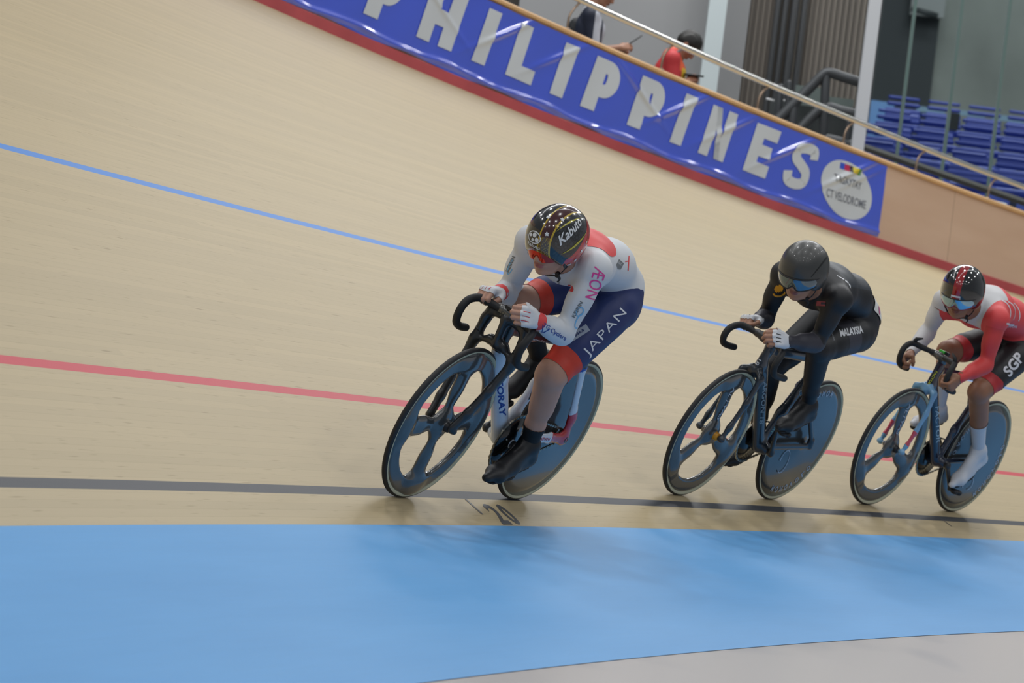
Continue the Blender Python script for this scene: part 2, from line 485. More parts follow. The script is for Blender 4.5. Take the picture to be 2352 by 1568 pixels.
# infield floor
def floor_material():
    N = NT('sealed grey infield floor'); tc = N.n('ShaderNodeTexCoord')
    n1 = N.n('ShaderNodeTexNoise'); n1.inputs['Scale'].default_value = .35; n1.inputs['Detail'].default_value = 4; N.link(tc.outputs['Object'], n1.inputs['Vector'])
    c = N.mix(n1.outputs['Fac'], lin('#b0aeae'), lin('#b8b1ad'))
    mp = N.n('ShaderNodeMapping'); mp.inputs['Scale'].default_value = (2.2, .8, 1); mp.inputs['Rotation'].default_value = (0, 0, .35); N.link(tc.outputs['Object'], mp.inputs[0])
    n2 = N.n('ShaderNodeTexNoise'); n2.inputs['Scale'].default_value = 1.4; n2.inputs['Detail'].default_value = 1; N.link(mp.outputs[0], n2.inputs['Vector'])
    r = N.n('ShaderNodeValToRGB'); r.color_ramp.elements[0].position = .56; r.color_ramp.elements[1].position = .74; r.color_ramp.elements[0].color = (0, 0, 0, 1); r.color_ramp.elements[1].color = (1, 1, 1, 1); N.link(n2.outputs['Fac'], r.inputs['Fac'])
    c = N.mix(N.math('MULTIPLY', r.outputs['Color'], .38), c, lin('#82868f'))
    N.link(c, N.b.inputs['Base Color']); N.b.inputs['Roughness'].default_value = .35
    return N.m
e = ring(tt, RE+.02, ZF-.002); i_ = ring(tt, -30, ZF-.002)
tag(grid_mesh('floor_infield', np.stack([i_, e], 1), floor_material()), 'grey sealed infield floor', kind='structure')
rows = np.stack([ring(tt, RE, ZF-.002), ring(tt, RE, ZF+.012)], 1)

# painted marks on the track: distance ticks and the number 20
ink = mat('black track paint', '#47484b', .5)
def on_track(V, t0, s0, lift=.0015):
    # V x = reading direction (backwards along the track), y = up the banking
    return surf(t0-V[:, 0], s0+V[:, 1])+np.array([0, 0, lift])
def track_mark(name, parts, label):
    a = Acc()
    for (V, F, t0, s0) in parts:
        V, F = refine(V, F, .05); a.add(on_track(V, t0, s0), F, ink, False)
    return tag(a.build(name), label, 'track marking', kind='structure')
def rect2d(w, h): return np.array([[-w/2, -h/2], [w/2, -h/2], [w/2, h/2], [-w/2, h/2]]), [[0, 1, 2, 3]]
g2 = fitglyph('2', .085, .135, bold=.03); g0 = fitglyph('0', .07, .135, bold=.03)
track_mark('trim_1', [(*rect2d(.016, .10), -.44, -.078), (*g2, -.566, -.125), (*g0, -.668, -.125)], 'black painted distance tick and number 20 below the black line')
track_mark('trim_2', [(*rect2d(.012, .05), -5.366, -.055)], 'short black painted distance tick at the right')

# ------------------------------------------------------------------ outer wall, cap, rails
def wsurf(t, h, out=0.):
    """point on the outer wall: t along the track, h above its foot, out towards the track"""
    t = np.asarray(t, float); P = surf(t, np.full(t.shape, TR['W'], float))
    a = t/TR['R']; o = np.stack([-_l[0]*np.cos(a)+_l[1]*np.sin(a), -_l[0]*np.sin(a)-_l[1]*np.cos(a), 0*a], -1)
    h = np.broadcast_to(np.asarray(h, float), t.shape); out = np.broadcast_to(np.asarray(out, float), t.shape)
    return P-o*out[..., None]+np.stack([0*h, 0*h, h], -1)
def sweep(acc, prof, m, t0, t1, dt=.25, smooth=False, cap=True):
    """extrude a closed (out, h) profile along the wall"""
    T = np.arange(t0, t1+1e-6, dt); n = len(prof); V = []
    for t in T: V += [wsurf(t, h, o) for (o, h) in prof]
    F = [[i*n+j, (i+1)*n+j, (i+1)*n+(j+1) % n, i*n+(j+1) % n] for i in range(len(T)-1) for j in range(n)]
    if cap: F += [list(range(n)), [(len(T)-1)*n+j for j in range(n)][::-1]]
    acc.add(V, F, m, smooth)
T0, T1 = -30., 2.
def ply_material():
    N = NT('birch ply panels'); tc = N.n('ShaderNodeUVMap', uv_map='UVMap')
    mp = N.n('ShaderNodeMapping'); mp.inputs['Scale'].default_value = (.8, 3.5, 1); N.link(tc.outputs[0], mp.inputs[0])
    n1 = N.n('ShaderNodeTexNoise'); n1.inputs['Scale'].default_value = 1.3; n1.inputs['Detail'].default_value = 6; N.link(mp.outputs[0], n1.inputs['Vector'])
    sx = N.n('ShaderNodeSeparateXYZ'); N.link(tc.outputs[0], sx.inputs[0])
    pan = N.math('FLOOR', N.math('ADD', N.math('DIVIDE', sx.outputs[0], 2.44), .80))
    wn = N.n('ShaderNodeTexWhiteNoise', noise_dimensions='1D'); N.link(pan, wn.inputs['W'])
    fr = N.math('FRACT', N.math('ADD', N.math('DIVIDE', sx.outputs[0], 2.44), .80))
    c = N.mix(n1.outputs['Fac'], lin('#c9a284'), lin('#e4c4aa'))
    c = N.mix(N.math('MULTIPLY', wn.outputs['Value'], .4), c, lin('#d9c0ac'))
    c = N.mix(N.math('MULTIPLY', N.math('LESS_THAN', fr, .003), .5), c, lin('#7a5c44'))
    N.link(c, N.b.inputs['Base Color']); N.b.inputs['Roughness'].default_value = .5
    return N.m
tw = np.arange(T0, T1+.01, .25); hs = np.array([.0, .078, .3, .5, .74])
rows = np.stack([wsurf(tw, h, 0.) for h in hs], 1)
tag(grid_mesh('wall_outer', rows, ply_material(), np.stack(np.broadcast_arrays(tw[:, None], hs[None, :]), -1)), 'plywood wall panels above the track', kind='structure')
a = Acc(); sweep(a, [(-.02, -.01), (.022, -.01), (.022, .072), (.018, .076), (-.02, .076)], mat('red kickboard paint', '#c05357', .45, vary=.1, vscale=3), T0, T1)
tag(a.build('baseboard_outer'), 'dark red kickboard along the foot of the outer wall', kind='structure')
a = Acc(); sweep(a, [(-.045, .735), (.02, .735), (.026, .745), (.024, .762), (-.02, .785), (-.045, .785)], mat('pale wood cap', '#d6ab78', .42, vary=.12, vscale=2), T0, T1)
tag(a.build('trim_cap'), 'pale wood cap rail on top of the outer wall', kind='structure')
# blue banner, rippled vinyl
def ripple(u, h):
    r = .004*np.sin(u*5.1+h*3)+.003*np.sin(u*11.7-h*9+1)
    # taut diagonal creases below the fixings
    for uc, k, sgn in ((8.9, .010, 1), (10.15, .012, -1), (10.9, .012, 1), (11.5, .010, 1), (12.2, .012, 1), (12.95, .013, 1), (9.5, .008, 1), (7.9, .008, -1), (13.1, .006, 1)):
        d = (u-uc)-sgn*(h-.62)*1.6; w = np.exp(-((h-.55)/.2)**2)
        r = r+1.7*k*np.exp(-(d/.045)**2)*w
    r = r+.020*np.exp(-((h-.118-.012*np.sin(u*6.3))/.020)**2)*(.6+.4*np.sin(u*7.9)**2)
    return r
U0b, U1b = 3.2, 13.262
ub = np.arange(U0b, U1b+.001, .0125); hb = np.linspace(.083, .722, 58)
UU, HH = np.meshgrid(ub, hb, indexing='ij')
def banner_pt(U, H, lift=0.): return wsurf(-U, H, .012+ripple(U, H)+lift)
vin = mat('glossy blue vinyl', '#3355e6', .24, coat=1.); vin.node_tree.nodes['Principled BSDF'].inputs['Coat IOR'].default_value = 2.1; vin.node_tree.nodes['Principled BSDF'].inputs['Coat Roughness'].default_value = .12
ban = grid_mesh('banner', banner_pt(UU+.018*0, HH-.006*np.sin(UU*7)*(HH < .1)), vin)
tag(ban, 'long glossy blue vinyl banner with large white capitals on the outer wall', 'banner')
a = Acc(); white = mat('white banner print', '#d4dae0', .25, coat=.5)
def on_banner(V, F, m, uc, hc, lift=.0035, shear=.27, L=.014):
    lift = max(lift, .0035) if lift < .003 else lift+.002
    V, F = refine(V, F, L); u = uc+V[:, 0]+V[:, 1]*shear; h = hc+V[:, 1]
    a.add(banner_pt(u, h, lift), [f[::-1] for f in F], m)
HL = .437; HC = .448
def poly(pts): return np.array(pts, float), [list(range(len(pts)))]
def strokes(ps):
    V = []; F = []; n = 0
    for p in ps: V += p; F.append(list(range(n, n+len(p)))); n += len(p)
    return np.array(V, float), F
def r_(x0, y0, x1, y1): return [[x0, y0], [x1, y0], [x1, y1], [x0, y1]]
def arcband(cx, cy, rx, ry, w, a0, a1, n=18, wy=None):
    A = np.linspace(a0, a1, n+1); wy = wy or w; out = []
    for i in range(n):
        q = []
        for (aa, s) in ((A[i], 0), (A[i+1], 0), (A[i+1], 1), (A[i], 1)):
            q.append([cx+(rx-w*s)*math.cos(aa), cy+(ry-wy*s)*math.sin(aa)])
        out.append(q)
    return out
def letterP(w):
    return strokes([r_(0, 0, .15, HL), r_(.15, .325, .17, HL), r_(.15, .125, .17, .235)]+arcband(.17, .281, w-.17, .156, .135, -PI/2, PI/2, wy=.112))
def letterS(w):
    t = .095; H = HL
    c = spline([(w*.93, H*.70), (w*.86, H*.86), (w*.52, H*.875), (w*.20, H*.80), (w*.22, H*.62), (w*.5, H*.51), (w*.78, H*.39), (w*.80, H*.19), (w*.5, H*.115), (w*.16, H*.15), (w*.06, H*.32)], 8)
    T = np.gradient(c, axis=0); T /= np.linalg.norm(T, axis=1)[:, None]; Nn = np.stack([-T[:, 1], T[:, 0]], 1)
    A = c+Nn*t/2; B = c-Nn*t/2; n = len(c)
    return np.concatenate([A, B]), [[i, i+1, n+i+1, n+i] for i in range(n-1)]
LET = [('P', 7.298, .31), ('H', 7.85, .376), ('I', 8.442, .142), ('L', 8.804, .294), ('I', 9.306, .141), ('P', 9.652, .315), ('P', 10.184, .31), ('I', 10.689, .13), ('N', 11.014, .30), ('E', 11.551, .285), ('S', 12.03, .275)]
for ch, u0, w in LET:
    s = .142
    if ch == 'P': g = letterP(w)
    elif ch == 'H': g = strokes([r_(0, 0, s, HL), r_(w-s, 0, w, HL), r_(s, .15, w-s, .27)])
    elif ch == 'I': g = strokes([r_(0, 0, w, HL)])
    elif ch == 'L': g = strokes([r_(0, 0, .135, HL), r_(.135, 0, w, .115)])
    elif ch == 'N': g = strokes([r_(0, 0, .11, HL), r_(w-.11, 0, w, HL), [[.05, HL], [.11, HL], [w-.05, 0], [w-.11, 0]], [[.11, HL], [.11, HL*.62], [w-.11, 0], [w-.11, HL*.38]]])
    elif ch == 'E': g = strokes([r_(0, 0, .125, HL), r_(.125, 0, w, .11), r_(.125, .165, w-.03, .27), r_(.125, HL-.11, w, HL)])
    else: g = letterS(w)
    V, F = g; on_banner(V, F, white, u0, .231)
V, F = disc2d(.32, .246, 56); V[:, 0] -= V[:, 1]*.1
on_banner(V, F, white, 12.81, .391, .0015, 0)
for i, (c, x0, x1) in enumerate((('#3a5bd0', -.115, -.06), ('#c8325a', -.06, 0), ('#3a3340', 0, .035), ('#d9c423', .035, .10), ('#3f8f3d', .10, .14))):
    V, F = strokes([r_(x0, 0, x1, .055)]); on_banner(V, F, mat('banner stripe %s' % c[1:], c, .3), 12.81, .555, .003, .1)
bk = mat('banner grey lettering', '#6c717c', .35)
V, F = fitglyph('TAGAYTAY', .35, .07, bold=.012); V[:, 1] += V[:, 0]*.03; on_banner(V, F, bk, 12.812, .465, .003, 0, .02)
V, F = fitglyph('CT VELODROME', .50, .075, bold=.012); V[:, 1] += V[:, 0]*.03; on_banner(V, F, bk, 12.815, .315, .003, 0, .02)
lt = a.build('lettering', ban)
# handrail: steel tube on curved brackets
a = Acc(); T = np.arange(-28, 1.01, .25)
steel = mat('brushed stainless steel', '#e8e4de', .2, 1.)
hr = np.array([wsurf(t, 1.035+.006*(t+10.8)*1.3, -.02) for t in T]); V, F = tube(hr, .026, 16); a.add(V, F, steel)
rail = a.build('handrail'); tag(rail, 'polished steel tube handrail along the top of the outer wall', 'handrail')
rb = mat('dull steel bracket', '#a08b78', .35, .8)
for t in (-8.4, -9.45, -10.53, -11.68, -12.74, -13.65, -14.58, -15.5):
    a = Acc(); top = 1.035+.006*(t-.11+10.8)*1.3-.01
    P = [wsurf(t, .77, -.02), wsurf(t, .84, -.02), wsurf(t-.012, .90, -.02), wsurf(t-.05, .96, -.02), wsurf(t-.11, top, -.02)]
    V, F = tube(spline(P, 5), .0095, 8); a.add(V, F, rb)
    V, F = tube([wsurf(t, .755, -.02), wsurf(t, .79, -.02)], .022, 12); a.add(V, F, rb); a.build('bracket', rail)
# ------------------------------------------------------------------ helper: pixel + distance -> point in the hall
def at(px, py, Z):
    d = FW+RT*(px-1176)/CF+UPV*(784-py)/CF
    return d*Z+np.array([0, 0, CH])
def slab(acc, A, B, z0, z1, th, m):
    """upright slab from A to B (plan) between heights"""
    A = np.array(A[:2]); B = np.array(B[:2]); d = unit(B-A); n = np.array([-d[1], d[0]])*th/2
    c = [A-n, B-n, B+n, A+n]
    V = [(*p, z0) for p in c]+[(*p, z1) for p in c]
    acc.add(V, [[0, 1, 5, 4], [1, 2, 6, 5], [2, 3, 7, 6], [3, 0, 4, 7], [4, 5, 6, 7], [3, 2, 1, 0]], m, False)
ZP = 2.02   # concourse level
a = Acc(); rows = []
T = np.arange(-30, 4.01, .5)
out = np.array([outward(t) for t in T])
inn = np.array([[*(wsurf(t, 0, -.12)[:2]), ZP] for t in T]); far = inn+out*16
tag(grid_mesh('floor_concourse', np.stack([far, inn], 1), mat('concourse concrete', '#8b8c8c', .6, vary=.08)), 'grey concourse floor behind the outer wall', kind='structure')
# grey rear wall
a = Acc(); g = mat('grey painted wall', '#8e8f90', .7, vary=.03, vscale=1)
L0 = at(1190, 60, 31.0); L1 = at(1716, 60, 31.0)
slab(a, at(1188, 60, 31), at(1716, 60, 31), ZP, 14, .2, g)
tag(a.build('wall_rear'), 'plain grey wall behind the concourse', kind='structure')
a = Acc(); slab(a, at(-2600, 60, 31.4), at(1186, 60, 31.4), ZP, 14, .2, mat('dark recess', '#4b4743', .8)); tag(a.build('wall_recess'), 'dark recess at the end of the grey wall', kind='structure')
a = Acc(); pc = mat('pale aqua column paint', '#b9c4c6', .5)
slab(a, at(1622, 60, 30.4), at(1663, 60, 30.4), ZP, 14, .18, pc); tag(a.build('column_pale'), 'pale square column in front of the grey wall', kind='structure')
# louvred dark wall with pipes
def louvre():
    N = NT('ribbed brown cladding'); tc = N.n('ShaderNodeTexCoord'); w = N.n('ShaderNodeTexWave', wave_type='BANDS', bands_direction='X')
    w.inputs['Scale'].default_value = 5.2; N.link(tc.outputs['Object'], w.inputs['Vector'])
    n = N.n('ShaderNodeTexNoise'); n.inputs['Scale'].default_value = 1.2; N.link(tc.outputs['Object'], n.inputs['Vector'])
    c = N.mix(w.outputs['Fac'], lin('#5c5650'), lin('#847d74')); c = N.mix(N.math('MULTIPLY', n.outputs['Fac'], .4), c, lin('#6b6660'))
    N.link(c, N.b.inputs['Base Color']); N.b.inputs['Roughness'].default_value = .6
    b = N.n('ShaderNodeBump'); b.inputs['Distance'].default_value = .02; N.link(w.outputs['Fac'], b.inputs['Height']); N.link(b.outputs[0], N.b.inputs['Normal'])
    return N.m
a = Acc(); slab(a, at(1716, 60, 31.2), at(2010, 60, 31.2), ZP, 14, .2, louvre()); tag(a.build('wall_clad'), 'dark brown ribbed cladding behind the stair rails', kind='structure')
pm = mat('grey service pipe', '#75777a', .4, .3)
for k, (xt, xb) in enumerate(((1786, 1764), (1802, 1782), (1824, 1804), (1847, 1826))):
    P = at(xb, 200, 31.0); V, F = tube([(P[0], P[1], ZP), (P[0], P[1], 14)], .03 if k != 2 else .04, 12); a = Acc(); a.add(V, F, pm)
    o = a.build('service_pipe'); tag(o, ('leftmost', 'second from left', 'third from left', 'rightmost')[k]+' of four thin grey vertical pipes on the dark cladding', 'pipe', 'vertical service pipes')
a = Acc(); wc = mat('white column paint', '#c3c7cc', .4)
c0 = at(1972, 200, 28.6); c1 = at(2000, 200, 28.6)
slab(a, c0, c1, ZP-.6, 14, .12, wc); tag(a.build('column_white'), 'white square steel column between cladding and glass screen', kind='structure')
# stair rails
sr_ = mat('dark grey stair tube', '#3c3f42', .45, .2)
root = empty('stair_railing', Matrix.Translation(Vector(at(1897, 320, 29.3).tolist())), 'dark grey tubular stair railing in front of the ribbed cladding', 'railing')
def rtube(name, pts, r, Z=29.3, sm=True):
    P = [at(x, y, Z+(dz if len(q) > 2 else 0)) for q in pts for (x, y, dz) in [(q[0], q[1], q[2] if len(q) > 2 else 0)]]
    if len(P) > 2 and sm: P = spline(P, 6)
    P, R = roundcap(P, r, 3); V, F = tube(P, R, 14); a = Acc(); a.add(V, F, sr_); o = a.build(name); o.parent = root
    o.matrix_parent_inverse = root.matrix_world.inverted(); return o
rtube('rail', [(1979, 190), (1940, 178), (1906, 167), (1890, 172), (1862, 200), (1790, 272), (1730, 330)], .05)
rtube('rail', [(1972, 264), (1930, 254), (1898, 245), (1880, 254), (1841, 293), (1790, 350)], .05)
rtube('rail', [(1964, 337), (1925, 325), (1895, 318)], .05)
rtube('post', [(1897, 172), (1890, 330)], .045, sm=False)
rtube('post', [(1822, 240), (1816, 330)], .045, sm=False)
rtube('post', [(1950, 260), (1944, 345)], .03, sm=False)
rtube('post', [(1792, 200), (1784, 300)], .035, 29.6, sm=False)
rtube('post', [(1812, 190), (1806, 300)], .03, 29.6, sm=False)
a = Acc(); slab(a, at(1760, 300, 30.2), at(1968, 300, 30.2), ZP, at(1860, 235, 30.2)[2], .05, mat('dark stair panel', '#2f3435', .5)); o = a.build('panel', root); o.matrix_parent_inverse = root.matrix_world.inverted()
for k, (x0, x1, y0, y1) in enumerate(((1828, 1888, 195, 240), (1905, 1962, 222, 250))):
    a = Acc(); A = at(x0, y0, 30.0); B = at(x1, y0, 30.0); slab(a, A, B, at(x0, y1, 30)[2], A[2], .03, mat('grey green sheet', '#5b6663', .4)); o = a.build('panel', root); o.matrix_parent_inverse = root.matrix_world.inverted()
for k, (x0, y0, x1, y1) in enumerate(((1760, 226, 1778, 231), (1800, 230, 1816, 234))):
    a = Acc(); V, F = tube([at(x0, y0, 29.9), at(x1, y1, 29.9)], .009, 8); a.add(V, F, mat('white rod', '#d8dadb', .3)); tag(a.build('rod'), ('short white rod left of the railing', 'short white rod under the sloping rail')[k], 'rod')
# glass screen
def glass():
    N = NT('screen glass'); b = N.b
    b.inputs['Base Color'].default_value = (.75, .85, .85, 1); b.inputs['Roughness'].default_value = .07; b.inputs['Transmission Weight'].default_value = 1
    b.inputs['IOR'].default_value = 1.05; b.inputs['Specular IOR Level'].default_value = .9
    return N.m
gm = glass(); edge = mat('glass edge green', '#5f7470', .2)
GZ = 29.6
groot = empty('glass_screen', Matrix.Identity(4), 'tall glass screen with slim green fins right of the white column', 'glass screen')
seams = [2001, 2079, 2187, 2297, 2420, 2560]
for k in range(5):
    a = Acc(); A = at(seams[k], 200, GZ); B = at(seams[k+1], 200, GZ); d = unit((B-A)[:2])*.019
    slab(a, (A[0]+d[0], A[1]+d[1]), (B[0]-d[0], B[1]-d[1]), ZP+.35, 8, .012, gm)
    a.build('pane', groot)
    a = Acc(); slab(a, (B[0]-.016, B[1]), (B[0]+.016, B[1]), ZP+.3, 8, .02, edge); a.build('fin', groot)
# dark floor channel of the screen
a = Acc(); A = at(1985, 338, 29.2); B = at(2380, 474, 29.2)
V, F = tube([A, B], .035, 4); a.add(V, F, mat('dark bronze channel', '#4a4a47', .4, .3), False); a.build('channel', groot)
# hall behind the glass
a = Acc(); slab(a, at(1960, 100, 47), at(6500, 100, 47), 0, 17, .2, mat('dim concrete hall', '#8a8e89', .8, vary=.25, vscale=.5)); tag(a.build('wall_hall'), 'dim grey hall wall behind the seats', kind='structure')
a = Acc(); slab(a, at(2000, 90, 46.7), at(2150, 90, 46.7), 0, at(2060, 0, 46.7)[2]+2.5, .3, mat('dark doorway', '#33373a', .7)); tag(a.build('wall_doorway'), 'dark doorway at the back of the hall', kind='structure')
a = Acc(); slab(a, at(2090, 30, 46.4), at(2168, 30, 46.4), at(2130, 38, 46.4)[2], at(2130, -30, 46.4)[2], .1, mat('pale duct box', '#8d9090', .6)); tag(a.build('wall_duct'), 'pale box above the dark doorway', kind='structure')
a = Acc(); V, F = tube([at(2094, 20, 46.2), at(2154, 37, 46.2)], .045, 8); a.add(V, F, mat('dark pipe', '#33383a', .5)); tag(a.build('trim_3'), 'dark sloping pipe under the pale box', kind='structure')
# stepped stand with blue seats
concr = mat('stand concrete blue coat', '#5363a8', .6, vary=.1)
seatm = mat('blue seat plastic', '#24368c', .35)
def seat_mesh():
    P = [RC((-.19, 0, 0), (.19, 0, 0), .03, k=.03), RC((-.19, .2, .01), (.19, .2, .01), .03, k=.03), RC((-.19, .1, -.01), (.19, .1, -.01), .035, k=.05),
         RC((-.19, .26, .08), (.19, .26, .08), .022, k=.05), RC((-.18, .29, .2), (.18, .29, .2), .02, k=.06), RC((-.16, .31, .34), (.16, .31, .34), .02, k=.06), RC((-.17, .3, .27), (.17, .3, .27), .02, k=.05), RC((-.18, .275, .14), (.18, .275, .14), .02, k=.05)]
    return sdf_mesh(P, .018, 1)
SV, SF = seat_mesh()
rowsZ = [(33.5, 415), (35.2, 372), (36.9, 332), (38.6, 296)]
for k, (Z, py) in enumerate(rowsZ):
    A = at(1960, py, Z); zt = at(2180, py, Z)[2]-.42; B = at(2640, py, Z)
    a = Acc(); d = np.array([FW[0], FW[1], 0])*1.66
    for z0, z1 in ((ZP-1.5, zt),):
        V = [(A[0], A[1]-.3, z0), (B[0], B[1]-.3, z0), (B[0]+d[0], B[1]+d[1]-.3, z0), (A[0]+d[0], A[1]+d[1]-.3, z0)]; V += [(x, y, z1) for (x, y, z) in V]
        a.add(V, [[0, 1, 5, 4], [1, 2, 6, 5], [2, 3, 7, 6], [3, 0, 4, 7], [4, 5, 6, 7]], concr, False)
    tag(a.build('stand_step'), ['lowest', 'second', 'third', 'highest'][k]+' blue coated step of the seating stand', 'step', 'stand steps')
proto = None; cnt = 0
rown = ['front row', 'second row', 'third row', 'back row']
for k, (Z, py) in enumerate(rowsZ):
    zt = at(2180, py, Z)[2]-.42
    for j in range(7):
        x0 = at(2010+k*22, py, Z)
        X = x0[0]+j*.52; Y = x0[1]+.12*j*0
        if k == 3 and j > 4: continue
        if proto is None:
            ac = Acc(); ac.add(SV, SF, seatm); o = ac.build('stadium_seat')
            lg = Acc(); lg.add(*box((0, .12, -.175), (.06, .06, .30)), mat('seat pedestal', '#3b4258', .5), False); lo_ = lg.build('pedestal', o); proto = (o, lo_)
        else:
            o = proto[0].copy(); COL.objects.link(o); c = proto[1].copy(); COL.objects.link(c); c.parent = o
        o.location = (X, Y, zt+.38); o.scale = (1.15, 1.15, 1.15)
        tag(o, 'blue plastic seat, %s of the stand, %s from the white column' % (rown[k], ['first', 'second', 'third', 'fourth', 'fifth', 'sixth', 'seventh'][j]), 'seat', 'blue seats behind the glass screen')
a = Acc(); A = at(1998, 250, 40); B = at(2052, 250, 40); slab(a, A, B, at(2020, 300, 40)[2]-.415, at(2020, 233, 40)[2], .15, mat('pale blue board', '#6f96c4', .4)); tag(a.build('notice_board'), 'pale blue board behind the seats next to the white column', 'board')
a = Acc()
for (x0, x1, y0, y1) in ((2105, 2170, 243, 256), (2200, 2262, 252, 264), (2280, 2352, 262, 275)):
    slab(a, at(x0, y0, 46.5), at(x1, y1, 46.5), at(x0, y1, 46.5)[2], at(x0, y0, 46.5)[2], .05, mat('pale blue strip', '#7f9cb4', .4))
tag(a.build('wall_strip'), 'pale blue strip on the hall wall', kind='structure')
a = Acc(); slab(a, at(2176, 280, 33), at(2200, 280, 33), at(2190, 300, 33)[2], at(2190, 262, 33)[2], .2, mat('black speaker case', '#2f3136', .5)); tag(a.build('speaker'), 'small black speaker standing behind the glass screen', 'speaker')
# white cable on the concourse
a = Acc(); V, F = tube(spline([at(2250, 458, 29.4), at(2262, 457, 29.4), (at(2285, 463, 29.4)), at(2312, 470, 29.4)], 6), .012, 8); a.add(V, F, mat('white cable', '#d5e2e6', .4)); tag(a.build('cable'), 'loop of white cable below the dark channel', 'cable')

# ------------------------------------------------------------------ light
w = bpy.data.worlds.new('world'); SC.world = w; w.use_nodes = True
bg = w.node_tree.nodes['Background']; bg.inputs[0].default_value = (.86, .93, 1., 1); bg.inputs[1].default_value = .30
def area(x, y, z, sx, sy, p, c=(1, .97, .93)):
    l = bpy.data.lights.new('ceiling_or_fill_lamp', 'AREA'); l.shape = 'RECTANGLE'; l.size = sx; l.size_y = sy; l.energy = p; l.color = (1, 1, 1)
    o = bpy.data.objects.new('ceiling_or_fill_lamp', l); COL.objects.link(o); o.location = (x, y, z); return o
for i in range(5):
    for j in range(6):
        area(-9+i*6.0, -4+j*7.5, 12.5, .55, .55, 165)
def strip(A, B, wd, p):
    A = np.array(A, float); B = np.array(B, float); l = bpy.data.lights.new('added_highlight_strip', 'AREA'); l.shape = 'RECTANGLE'; l.size = float(np.linalg.norm(B-A)); l.size_y = wd; l.energy = p
    o = bpy.data.objects.new('added_highlight_strip', l); COL.objects.link(o); d = unit(B-A); M = np.eye(4); M[:3, 0] = d; M[:3, 1] = np.cross((0, 0, 1), d); M[:3, 3] = (A+B)/2; o.matrix_world = Matrix(M.tolist())
strip((-9, 14, 11), (6, 33, 11), .3, 260); strip((-4, 10, 12), (12, 26, 12), .3, 170); strip((-7, 20, 12), (8, 37, 12), .3, 100)  # added strip lights, put in for bright streaks along the handrail and banner
area(1.0, 27.6, 8.5, 4, 2.5, 260); area(6, 37, 13.5, 8, 6, 1300)  # added fill lights: brighten the grey rear wall and the hall behind the glass
vs = SC.view_settings; vs.view_transform = 'Standard'; vs.look = 'None'; vs.gamma = 1; vs.use_curve_mapping = False; vs.exposure = -.40
# ------------------------------------------------------------------ the three riders' frames (x forward, y rider's left, z up the bike)
FRM = {1: ((.08187, 12.68383, -.00683), (-.45164, -.89217, -.00745), (.81491, -.4091, -.41057), (.36325, -.1915, .9118)),
       2: ((1.3546, 15.04508, .04127), (-.51447, -.8575, -.00375), (.78946, -.47194, -.39247), (.33477, -.20487, .91976)),
       3: ((2.50886, 16.76274, .03648), (-.57868, -.81552, .00768), (.77217, -.5509, -.31663), (.26245, -.17729, .94852))}
def rider_matrix(k):
    B, f, w, u = [np.array(v) for v in FRM[k]]
    f = unit(f); w = unit(w-f*(w@f)); u = np.cross(f, w)
    M = np.eye(4); M[:3, 0] = f; M[:3, 1] = w; M[:3, 2] = u; M[:3, 3] = B
    return M
def camdir(k, v):
    M = rider_matrix(k); w = RT*v[0]+UPV*v[1]-FW*v[2]; return unit(M[:3, :3].T@w)

carbon = mat('gloss black carbon', (.10, .102, .10, 1), .2, .45, .5, .45)
satin = mat('satin black carbon', '#26282b', .34, 0, .5, .2)
black = mat('matt black', '#15161a', .55)
rubber = mat('black rubber tread', '#1d1d1f', .6)
cream = mat('cream tyre sidewall', '#bdb899', .55)
alloy = mat('polished alloy', '#b9bbbd', .22, 1.)
chainm = mat('steel chain', '#8f8c80', .3, .9)
tape = mat('black bar tape', '#17181a', .62, bump=.001, bscale=150, bstr=.5)
R_W = .336
class Ring(Prim):
    def __init__(s, r0, r1, w, tag='', k=.02):
        Prim.__init__(s, 'ring', tag, k); s.r0, s.r1, s.w = r0, r1, w; s.cx = 0; s.cz = 0
    def bounds(s): return np.array([s.cx-s.r1-s.w, -s.w, s.cz-s.r1-s.w]), np.array([s.cx+s.r1+s.w, s.w, s.cz+s.r1+s.w])
    def d(s, P):
        r = np.hypot(P[..., 0]-s.cx, P[..., 2]-s.cz); q = np.clip(r, s.r0, s.r1)
        w = s.w*(1-.12*((q-s.r0)/(s.r1-s.r0)))
        return np.hypot(r-q, P[..., 1])-w
def tyre(cx, name, parent):
    n = 16; pr = []
    for i in range(n):
        a = 2*PI*(i+.5)/n; pr.append((.3228+.0132*math.cos(a), .0130*math.sin(a)))
    V, F = lathe(pr, 120, close=True); V = V+np.array([cx, 0, R_W])
    a = Acc()
    F1 = []; F2 = []
    for idx, f in enumerate(F):
        k = idx % n; ang = 2*PI*(k+1)/n; ang = (ang+PI) % (2*PI)-PI
        (F1 if abs(ang) < 1.3 else F2).append(f)
    a.add(V, F1, rubber); a.add(V, F2, cream)
    return a.build(name, parent)
def arc_text(acc, s, m, cx, y, r, h, a0, da, sgn=1, bold=.02, shear=.2):
    """letters standing on an arc of the wheel; a0 start angle (from +x to +z), da step"""
    for i, ch in enumerate(s):
        if ch == ' ': continue
        V, F = fitglyph(ch, h*.8, h, bold=bold, shear=shear)
        a = a0+da*i; rad = np.array([math.cos(a), math.sin(a)]); tn = np.array([-rad[1], rad[0]])*(1 if da > 0 else -1)
        up = rad if sgn > 0 else -rad
        P = np.array([cx, R_W])+rad*r+V[:, :1]*tn+V[:, 1:]*up
        acc.add(np.stack([P[:, 0], np.full(len(P), y), P[:, 1]], 1), F, m, False)
